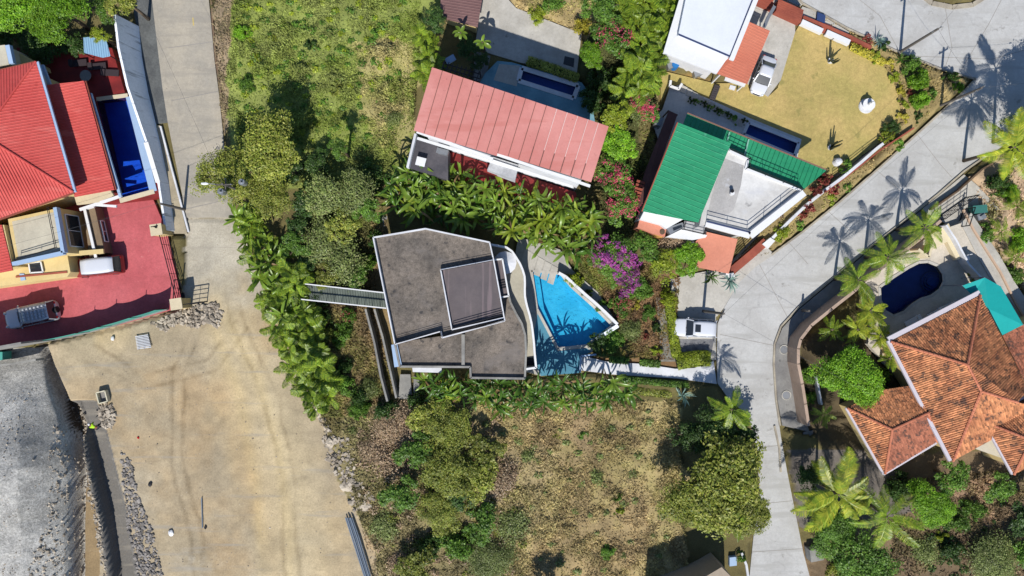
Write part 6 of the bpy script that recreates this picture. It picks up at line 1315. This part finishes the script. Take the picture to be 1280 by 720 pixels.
# trees and shrubs: label, x, y, radius px, height m, kind
PT = [
 ('big bright green tree filling the top left corner',22,8,46,8,'bright'),('bright green tree right of the corner one, over the red terrace',80,18,40,7.5,'bright'),('dull green tree at the head of the white retaining wall',164,8,24,6,'olive'),('small pale green tree beside the blue awning',133,50,13,5,'lime'),('dark tree in the shade under the bright corner canopy',50,52,34,4,'dark'),('dark foliage behind the corner canopy at the left edge',4,44,26,4,'dark'),
 ('large olive tree overhanging the west road',338,188,50,8,'olive'),('olive tree with transformers poking out over the west road',288,222,42,7.5,'olive'),('olive green tree below the large one by the green lot',338,248,34,6.5,'olive'),('dark tree behind the olive roadside trees',362,212,24,5,'dark'),
 ('small fresh green tree standing alone in the green lot',428,189,15,5.5,'green'),('dark green bush at the lower edge of the green lot',398,205,20,3.2,'dark'),('dark bush between the green lot and the banana hedge',465,222,24,2.6,'dark'),
 ('grey-green wispy tree below the dark bushes of the green lot',406,244,27,5,'grey'),('second wispy tree left of the banana hedge',444,240,26,5,'grey'),('wispy lime tinged tree left of the walkway slabs',428,284,28,4.6,'limew'),('grey-green tree above the outdoor staircase',436,330,27,4,'grey'),('dark understory bush in the hollow right of the roadside row',398,440,16,2.6,'dark'),('dark understory bush at the lower end of the hollow',414,478,18,2.6,'dark'),('small dark shrub between the staircase shrub and low walls',430,458,13,2,'dark'),('dark shrub close under the staircase',404,398,13,2.6,'dark'),('dark green shrub beside the olive roadside tree',372,282,18,3.4,'dark'),('wispy grey bush beside the roadside palms',400,300,26,4,'grey'),('green bush touching the walkway slabs',455,330,16,3,'green'),('green shrub with a pink flower under the staircase',436,396,13,2,'green'),('low green bush below the staircase shrub',424,418,18,2.2,'gdense'),('dark leafy bush in the shaded bed below the staircase',448,500,16,2.5,'dark'),('green bush at the foot of the roadside palms',448,515,15,2.4,'green'),('pale mint bush near the debris line',440,540,7,1.2,'grey'),('dark shrub in the shade beside the roadside palms',400,370,16,3,'dark'),('dark shrub at the left foot of the staircase',385,330,16,3.2,'dark'),
 ('dark tree by the upper palms at the brown roof',545,28,18,4.5,'dark'),('dark green tree beside the pergola',600,78,16,3.5,'dark'),('dark small tree under the papaya trees',585,62,18,3.2,'dark'),
 ('leafy tree at the top centre beside the dry strip',752,14,28,5.5,'green'),('yellow-leaved bush at the end of the concrete court',730,30,12,3,'yellow'),('small green yellow bush above the court',672,18,14,1.6,'lime'),('low bush at the top edge above the court',690,2,16,1.6,'green'),
 ('bright low tree at the right end of the court',738,72,18,4,'bright'),('green tree with red flowers near the top centre',765,48,28,5,'green'),('dark tree in the gully east of the north pool',755,100,24,3,'dark'),('dark shrub at the east end of the north pool',742,125,20,2.6,'dark'),('dark tree in the middle of the gully',785,105,24,3,'dark'),
 ('lime green tree beside the right end of the faded red roof',768,150,23,5.5,'lime'),('fresh green tree next to the right roof corner',770,180,27,5,'bright'),('green tree with pink flowers below the right roof corner',768,222,28,5,'green'),('green tree with pink flowers beside the lean-to roof',778,258,26,4.5,'green'),
 ('pale dry shrub beside the areca clumps',806,108,16,3,'dry'),('grey-green shrub with pink blossoms above the lean-to',792,128,22,3.6,'grey'),('bougainvillea with bright pink blossoms left of the grey tank',808,140,17,3.4,'green'),
 ('large purple bougainvillea in the central garden',768,322,32,4.6,'green'),('purple bougainvillea at the lower side of the large one',782,350,24,4,'green'),('small purple bougainvillea touching the banana hedge',745,322,14,3.6,'green'),
 ('green garden tree right of the bougainvillea',806,312,22,4,'green'),('loose bright tree in the garden beside the parking pad',828,330,24,4,'lime'),('bright green tree by the top of the parking pad',858,324,22,4,'bright'),('bare greyish bush below the green roof house',842,302,20,3.2,'dry'),
 ('green shrub in the middle of the garden',800,362,18,2.6,'green'),('tall green shrub between garden and parking pad',836,372,14,2.6,'lime'),('small yellow flowering shrub in the garden',794,382,9,1.4,'yellow'),('mixed green shrub beside the curved pool wall',776,382,16,2,'green'),('dull shrub in the lower garden bed',790,412,15,1.8,'grey'),('round dark green shrub beside the gravel path',819,408,10,1.6,'dark'),('green shrub at the lower left of the garden',770,420,15,1.8,'green'),('red-flowered little shrub in the lower bed',808,420,6,1.2,'crimson'),('dark shrub at the tip of the cyan pool',748,430,17,1.8,'dark'),('green shrub beside the pale blue path wall',762,434,12,1.4,'green'),('lime shrub at the upper end of the curved pool wall',720,350,13,2,'lime'),('dark round shrub along the curved pool wall',735,368,8,1.6,'dark'),('low shrub inside the curved pool wall bend',752,382,9,1.4,'green'),('green ground shrub in the low bed right',812,392,12,1.4,'green'),('small bush at the corner of gravel path and hedge',822,440,9,1.1,'lime'),
 ('large olive tree between dry lot and narrow road',900,606,70,8,'olive'),('olive tree on the dry lot side of the large one',864,622,44,7,'olive'),('olive tree on the road side of the large one',928,636,36,6.5,'olive'),('dark tree above the large olive tree',890,535,34,5,'dark'),('dark low tree beside the agave at the path end',862,545,26,3.4,'dark'),('dark bush at the road edge below the white path',930,540,18,4,'dark'),('little green bush under the olive tree by the road',925,700,10,1.6,'green'),
 ('bright lime tree in the brushy lot',560,585,40,5,'limew'),('lime tree leaning from the brushy lot upward',560,535,36,4.5,'limew'),('lime bush right of the lime tree',600,560,28,3.6,'limew'),('dry brown thicket left of the lime tree',500,535,34,3,'dry'),('second dry thicket below the first one',488,580,26,2.4,'dry'),('dark green tree at the lower left of the lime tree',502,620,28,4,'green'),('lime tree at the lower middle of the brushy lot',550,640,30,4,'limew'),('green bush at the bottom of the brushy lot',570,685,26,3,'green'),('grey thicket at the bottom edge of the brushy lot',610,700,30,2.4,'grey'),('dark bush below the dark green tree',535,685,20,2.6,'dark'),('lime bush just under the flat roof edge',560,487,20,3.4,'lime'),('dark green bush in the left hedge end',520,500,16,2.8,'dark'),('brown thicket beside the debris line',462,560,18,1.6,'dry'),('dry thicket in the shaded middle of the lots',625,600,26,2,'dry'),('grey bush at the left edge of the dry lot',640,660,24,1.8,'grey'),
 ('small lime shrub in the middle of the dry lot',775,640,9,1.2,'lime'),('green shrub in the dry lot just above the lime one',772,622,8,1.4,'green'),('low lime patch near the upper left of the dry lot',697,546,10,.7,'lime'),('tree beyond the bottom edge of the dry lot',682,756,24,5,'dark'),
 ('round bright green tree inside the curved tan wall',1062,470,42,6,'bright'),('green shrub between the bright tree and tiled roof',1100,478,20,3,'green'),('green hedge along the inner side of the curved wall',1010,470,14,2,'green'),('green shrub at the lower bend of the curved wall',1012,500,12,1.8,'gdense'),
 ('big glossy green tree at the bottom right beside the road',1080,700,48,6,'gdense'),('glossy green tree left under the coconut palm',1040,665,32,4.5,'gdense'),('bright green tree below the tiled west wing',1160,630,30,4.6,'bright'),('round green tree at the foot of the main tiled roof',1184,596,26,4.4,'gdense'),('low green shrub in the brown bed',1200,655,17,1.8,'green'),('small lime shrub right of the glossy tree',1180,672,10,1.4,'lime'),('green tree under the east tiled roof corner',1246,610,22,4,'gdense'),('dark green tree at the lower right edge',1278,640,28,5,'dark'),('dull wispy bush at the bottom right corner',1248,700,34,3.4,'grey'),('dark tree in the shade below the west wing roof',1128,612,22,3,'dark'),('dark leafy tree over the shaded drive',1010,592,22,4,'dark'),('yellow green bush at the bottom edge right of the road',1052,712,18,2.4,'olive'),
 ('tall dark tree beyond the right edge',1334,196,54,10,'dark'),('dark tree beyond the right edge by the junction',1334,144,54,9,'dark'),('dark tree farthest beyond the right edge',1362,172,60,10,'dark'),('bright shrub at the top of the east garden bed',1262,240,14,1.6,'bright'),('green shrub in the shade beside the teal bin',1234,292,14,1.8,'green'),('green shrub at the right edge of the east bed',1278,300,16,1.8,'bright'),('green shrub beside the lower east path',1270,345,14,1.6,'green'),('small bush in a dark patch by the shade sail',1214,346,9,1.6,'olive'),('dark tree in the corner near the teal bin',1252,226,18,3,'dark'),
 ('yellow-green shrub at the right end of the white benches',1078,62,9,1,'yellow'),('yellow-green shrub on the lawn curve, upper',1096,70,10,1.1,'lime'),('yellow shrub on the lawn curve, second',1112,80,10,1.1,'yellow'),('yellow-green shrub on the lawn curve, third',1122,96,10,1.1,'lime'),('yellow shrub on the lawn curve, middle',1130,112,10,1.1,'yellow'),('yellow-green shrub on the lawn curve, lower',1132,130,10,1.1,'lime'),('yellow shrub at the lower end of the lawn curve',1130,148,10,1.1,'yellow'),
 ('green leafy tree beside the upper corner pole',1142,80,14,2.2,'green'),('bright green tree in the corner garden',1152,98,15,2.4,'bright'),('bright bush below the corner garden tree',1152,124,14,2,'bright'),('green bush left of the lower corner pole',1166,118,9,1.6,'green'),('dark spindly tree by the junction corner',1192,96,11,2.4,'dark'),('small green bush by the junction corner',1198,108,8,1.2,'bright'),('dark red shrub in the corner garden hedge',1140,116,7,1.4,'crimson'),('dark bush beside the agave near the kerb',1108,56,9,1.4,'dark'),('reddish low hedge below the pale pads',1086,50,10,.8,'crimson'),
 ('dark bush at the lawn railing',1118,158,12,1.6,'dark'),('lime bush on the lawn railing',1110,170,12,1.2,'lime'),('green bush on the verge beyond the railing',1124,180,10,1.1,'green'),('dark bush left of the brick coping end',1150,146,8,1.4,'dark'),('green bush beside the white urn',1058,208,11,1.5,'green'),('dark red bush by the green roof tip',1034,224,11,1.8,'crimson'),('dark red bush below the green roof tip',1026,240,11,1.8,'crimson'),('crimson bush in the middle of the verge wall',1042,236,11,1.4,'crimson'),('crimson bush lower on the verge wall',1014,256,11,1.5,'crimson'),('small crimson bush near the slat fence',1004,268,9,1.2,'crimson'),('lime bush on the verge above the road',1040,250,9,.9,'lime'),('green bush on the verge by the kerb',1060,232,8,.9,'green'),('round green bush beside the white gate post',978,290,13,1.6,'lime'),('green bush right of the round one on the verge',998,282,9,1,'green'),('brown dry bush by the brick ledge',972,268,8,1,'dry'),
 ('green tree joining the wispy trees near the walkway',462,262,22,4.6,'green'),('dark green tree between the olive and wispy trees',386,252,24,4.4,'dark'),('dull green tree right of the roadside row, upper',372,305,22,4,'green'),('olive tree just above the footbridge stairs',410,345,18,3.6,'olive'),('tangled green tree between wispy trees and staircase',448,345,18,3.4,'green'),('dark tangle under the second wispy tree',470,300,16,3,'dark'),
 ('green tangle below the staircase foot',392,402,18,3,'green'),('olive tangle in the upper hollow',412,420,14,2.2,'olive'),('dull green bush in the lower hollow',430,482,18,2.4,'green'),('grey bush at the bottom of the hollow',460,486,15,2,'grey'),('dark tangle below the low grey walls',482,515,20,2.6,'dark'),
 ('olive tree in the upper brushy lot',535,520,26,4,'olive'),('green tree at the left side of the brushy lot',520,565,28,4,'green'),('olive tree filling the right of the brushy lot',598,600,28,3.8,'olive'),('dark green tree in the brushy lot middle',572,620,22,3.6,'dark'),('green tree near the bottom of the brushy lot',600,655,26,3.4,'green'),('lime tree at the brushy lot bottom left',520,705,26,3.4,'limew'),('grey scrub below the debris line',478,660,20,1.6,'grey'),('grey scrub farther below the debris line',500,705,18,1.6,'dry'),
 ('dark tree beyond the top left terrace',100,58,20,3.4,'dark'),('green tree at the top edge left of the wall head',140,14,20,5,'green'),
 ('green shrub beside the brown east bed',1220,640,18,2,'green'),('dark shrub in the middle of the brown east bed',1192,690,20,2.2,'dark'),('grey shrub in the brown east bed',1160,690,18,1.8,'grey'),('green tree at the lower right corner',1284,690,28,4,'green'),
 ('small dark shrub near the top of the green lot',388,55,9,1.3,'dark'),('dark shrub in the middle of the green lot',370,30,8,1.1,'green'),('green shrub at the upper right of the green lot',466,44,10,1.2,'green'),('lime shrub left of centre in the green lot',322,72,11,1.2,'lime'),('fresh green shrub near the left verge of the green lot',302,40,12,1.5,'bright'),('dark green shrub by the left verge, upper green lot',306,104,13,1.8,'green'),('olive shrub in the centre of the green lot',420,112,11,1.3,'olive'),('dull shrub close to the faded red roof in the green lot',492,150,12,1.4,'grey'),
 ('dark shrub in the upper dry lot',730,545,9,1,'green'),('dull shrub in the centre of the dry lot',745,600,11,1.2,'grey'),('dull green shrub at the left of the dry lot',660,570,10,1.1,'grey'),('green shrub low in the dry lot',760,690,12,1.3,'green'),
]
FL = {'green tree with red flowers near the top centre': (L_PINK,12), 'green tree with pink flowers below the right roof corner': (L_PINK,14), 'green tree with pink flowers beside the lean-to roof': (L_PINK,16), 'grey-green shrub with pink blossoms above the lean-to': (L_PINK,20), 'bougainvillea with bright pink blossoms left of the grey tank': (L_PINK,34),
 'large purple bougainvillea in the central garden': (L_PURP,56), 'purple bougainvillea at the lower side of the large one': (L_PURP,44), 'small purple bougainvillea touching the banana hedge': (L_PURP,30), 'green shrub with a pink flower under the staircase': (L_PINK,3), 'mixed green shrub beside the curved pool wall': (L_PINK,8)}
for l, x, y, r, h, k in PT:
    fl = FL.get(l); plant(l, x, y, r, h, k, 'tree' if h > 3.2 else 'shrub', flowers=fl[0] if fl else None, dens=fl[1] if fl else 26)
# the eight potted shrubs on the shaded terrace
for i, (x, y, r) in enumerate(((864,124,5),(872.5,126,6),(881,130,5),(889,133,6),(896,137,5),(903,139,6.5),(912,143,5),(919,149,7),(932,151,5))):
    plant(f'{ORD[i]} shrub from the left in the row edging the shaded terrace', x, y, r, .9, 'dark' if i % 2 == 0 else 'green', 'shrub', group='row of small terrace shrubs', z0=.4)
# clipped hedges
def hedge(label, pts, wd, h, m, seed=0):
    rs = np.random.RandomState(seed); P = []; N = []
    w3 = PL(pts, h*.6); 
    for a, b in zip(w3[:-1], w3[1:]):
        L = (b-a).length; n = int(L*wd*150)+10; d = (b-a).normalized(); nn = Vector((-d.y,d.x,0))
        s = rs.uniform(-.04,1.04,n); u = rs.uniform(-1,1,n); z = h*(1-.25*np.abs(u)**3)+rs.randn(n)*.04
        P.append(np.stack([a.x+d.x*L*s+nn.x*u*wd/2, a.y+d.y*L*s+nn.y*u*wd/2, z], 1)); N.append(np.stack([nn.x*u*.6, nn.y*u*.6, np.ones(n)], 1)+rs.randn(n,3)*.35)
        n2 = n//2; s = rs.uniform(0,1,n2); sg = np.sign(rs.randn(n2)); P.append(np.stack([a.x+d.x*L*s+nn.x*sg*wd/2, a.y+d.y*L*s+nn.y*sg*wd/2, rs.uniform(.05,h,n2)], 1)); N.append(np.stack([nn.x*sg, nn.y*sg, np.ones(n2)*.4], 1)+rs.randn(n2,3)*.4)
    P = np.concatenate(P); N = np.concatenate(N); N /= np.linalg.norm(N, axis=1)[:, None]; v, f = leaves_np(P, N, .13, rs)
    base = Vector(((w3[0]+w3[-1])/2)); base.z = 0; v = v-np.array(base)
    o = thing('hedge', label, 'hedge', base); q = inst('foliage', npmesh('foliage', v, f, None, m), o); q['kind'] = 'stuff'; mb = MB()
    for a, b in zip(w3[:-1], w3[1:]): mb.beam(Vector((a.x,a.y,h*.42)), Vector((b.x,b.y,h*.42)), wd*.8, h*.8)
    mb.build('core', mat('hedge_core', c(46,56,26), None, 3, .9, 0, .3), o); return o
for yy, (x0_, x1_), wv in ((450,(846,886),1.9),):
    hedge('clipped oval yellow-green hedge below the white SUV', [(846,453),(858,450),(872,448),(887,448)], 1.7, 1.1, L_LIME, 1)
hedge('long low clipped hedge between gravel path and parking pad', [(836,378),(840,400),(843,425),(846,446)], 1.0, 1.0, L_LIME, 2)
hedge('short clipped hedge above the white path, left', [(762,449),(785,451)], .8, .7, L_GREEN, 3); hedge('short clipped hedge above the white path, right', [(800,453),(824,455)], .8, .7, L_GREEN, 4)
hedge('thin hedge below the white path', [(772,473),(800,476),(840,480),(860,481)], .7, .7, L_GREEN, 5)
hedge('shaded hedge between the grey court and north pool', [(660,76),(690,86),(722,98)], 1.0, 1.0, L_OLIVE, 6)
hedge('lime ground hedge with red flowers below the white path', [(782,487),(810,490),(838,493)], .9, .5, L_OLIVE, 8)
hedge('low croton hedge along the lawn above the curve', [(1064,58),(1085,68),(1105,78)], .8, .5, L_YELL, 9)
# ground cover: tufts coloured like the soil around them, and weeds in mounds
def tufts(name, poly, n, size, label, green, seed, cl_=0, avoid=()):
    rs = np.random.RandomState(seed); xs = [q[0] for q in poly]; ys = [q[1] for q in poly]
    x = rs.uniform(min(xs), max(xs), n*2); y = rs.uniform(min(ys), max(ys), n*2); k = inpoly(x, y, poly)
    for a in avoid: k &= ~inpoly(x, y, a)
    x = x[k][:n]; y = y[k][:n]; g = fbm(x, y, 22, seed+5)
    kk = rs.uniform(0, 1, len(x)) < np.clip((g-.3)*3.2, .12, 1); x, y, g = x[kk], y[kk], g[kk]
    ix = np.clip(np.searchsorted(GX, x), 0, len(GX)-1); iy = np.clip(np.searchsorted(GY, y), 0, len(GY)-1); z = np.maximum(ZG[iy, ix], 0)+rs.uniform(.03, .1, len(x))+np.clip(g-.5, 0, 1)*cl_*rs.uniform(.2, 1, len(x))
    P = np.stack([(x-640)/FP*H, -(y-360)/FP*H, z], 1); N = rs.randn(len(x), 3)*.6+np.array((0,0,.8)); N /= np.linalg.norm(N, axis=1)[:, None]
    v, f = leaves_np(P, N, size, rs, 2.4); rgb = zone_rgb(x, y); rgb = rgb*(rs.uniform(.78, 1.16, len(x)))[:, None]
    gm = (np.clip((fbm(x, y, 34, seed+9)-.42)*5, 0, 1)*green)[:, None]*rs.uniform(.3,1,(len(x),1)); rgb = rgb*(1-gm)+np.array((126,146,52.))*gm
    rgb = np.clip(rgb, 5, 235); col = np.repeat(np.concatenate([lin(rgb, 1.0), np.ones((len(x),1))], 1), 4, 0)
    return npobj(name, v, f, col, L_TUFT, kind='stuff', label=label, cat='grass')
tufts('green_grass', [(290,-60),(530,-60),(525,60),(515,200),(480,230),(300,230),(294,60)], 80000, .13, 'weedy green grass covering the empty lot beside the west road', .85, 11, 2.2)
tufts('dry_grass', [(430,500),(850,500),(860,780),(480,780),(440,600)], 95000, .125, 'dry tan grass over the lower empty lots', .18, 12, 1.6)
tufts('verge_grass', [(990,5),(1215,98),(1100,205),(960,318),(900,330),(960,270),(1120,150),(1112,90),(1060,55)], 15000, .12, 'dry grass of the corner garden and road verge', .35, 13, .4, [LAWN, ROAD])
tufts('garden_cover', [(720,300),(850,345),(842,450),(740,445),(770,405),(716,340)], 30000, .16, 'mixed ground cover in the central garden', .8, 14, .8)
tufts('brown_litter', [(1120,600),(1300,580),(1300,780),(1100,780)], 14000, .16, 'leaf litter and dry weeds in the brown east bed', .25, 15, .8)
tufts('gully_cover', [(375,200),(480,250),(470,360),(500,520),(400,520),(380,360)], 24000, .17, 'sparse weeds on the slope beside the flat-roofed house', .5, 16, .8)
tufts('east_bed_cover', [(1218,240),(1300,180),(1300,400),(1262,350)], 7000, .16, 'ground cover in the east garden bed', .7, 17, .8)
tufts('strip_cover', [(718,-40),(850,-40),(822,130),(800,300),(730,300),(735,60)], 14000, .18, 'undergrowth in the gully between the two houses', .6, 18, 1.4)
tufts('court_strip_grass', [(640,-40),(740,-40),(728,42),(645,10)], 4000, .15, 'dry grass strip above the concrete court', .4, 19, .5)
tufts('lawn_blades', LAWN, 24000, .08, 'short dry blades of the golden lawn', .0, 20, 0, [POOLD]) if False else None
tufts('roadside_litter', [(262,-60),(298,-60),(296,160),(280,165),(270,70)], 4000, .14, 'dry litter beside the west road', .2, 21, .4)
tufts('dirt_edge_weeds', [(380,480),(405,540),(440,600),(470,680),(500,780),(560,780),(520,620),(470,520)], 5000, .17, 'weeds fringing the dirt road', .3, 22, .6)
def weeds(name, poly, n, r0, r1, m, label, seed, nper=60, leaf=.17):
    rs = np.random.RandomState(seed); V = []; F = []; k = 0
    for x, y in fill(poly, 12, seed)[:n]:
        r = rs.uniform(r0, r1); nn = int(nper*r/r1); d = rs.randn(nn,3); d[:,2] = np.abs(d[:,2]); d /= np.linalg.norm(d,axis=1)[:,None]
        p = W(x,y,0); P = np.array((p.x,p.y,max(0,gz(x,y))))+d*np.array((r,r*rs.uniform(.6,1),r*.6))*rs.uniform(.6,1.1,(nn,1)); N = d*.5+np.array((0,0,.6))+rs.randn(nn,3)*.4; N /= np.linalg.norm(N,axis=1)[:,None]
        v, f = leaves_np(P, N, leaf, rs); V.append(v); F.append(f+k); k += len(v)
    return npobj(name, np.concatenate(V), np.concatenate(F), None, m, kind='stuff', label=label, cat='weeds')
weeds('leafy_weeds', [(295,-40),(520,-40),(500,60),(490,200),(300,215)], 150, .25, .75, L_GREEN, 'mounds of green weeds in the lot beside the west road', 31)
weeds('lime_weeds', [(295,-40),(510,-40),(480,120),(420,200),(300,150)], 90, .2, .6, L_LIME, 'mounds of lime weeds in the lot beside the west road', 32)
weeds('green_weeds', [(600,520),(840,510),(830,720),(600,720)], 70, .2, .6, L_GREY, 'grey-green weed mounds in the dry lot', 33)
weeds('scrub', [(440,540),(620,520),(640,720),(480,720)], 90, .3, .9, L_DRY, 'brown scrub mounds in the brushy lot', 34, 90, .14)
weeds('olive_scrub', [(470,580),(640,540),(660,720),(500,720)], 60, .3, .9, L_OLIVE, 'olive scrub mounds in the brushy lot', 35, 90)
weeds('bed_weeds', [(1140,640),(1290,620),(1290,720),(1150,720)], 26, .3, .7, L_DARK, 'dark weeds in the brown east bed', 36)
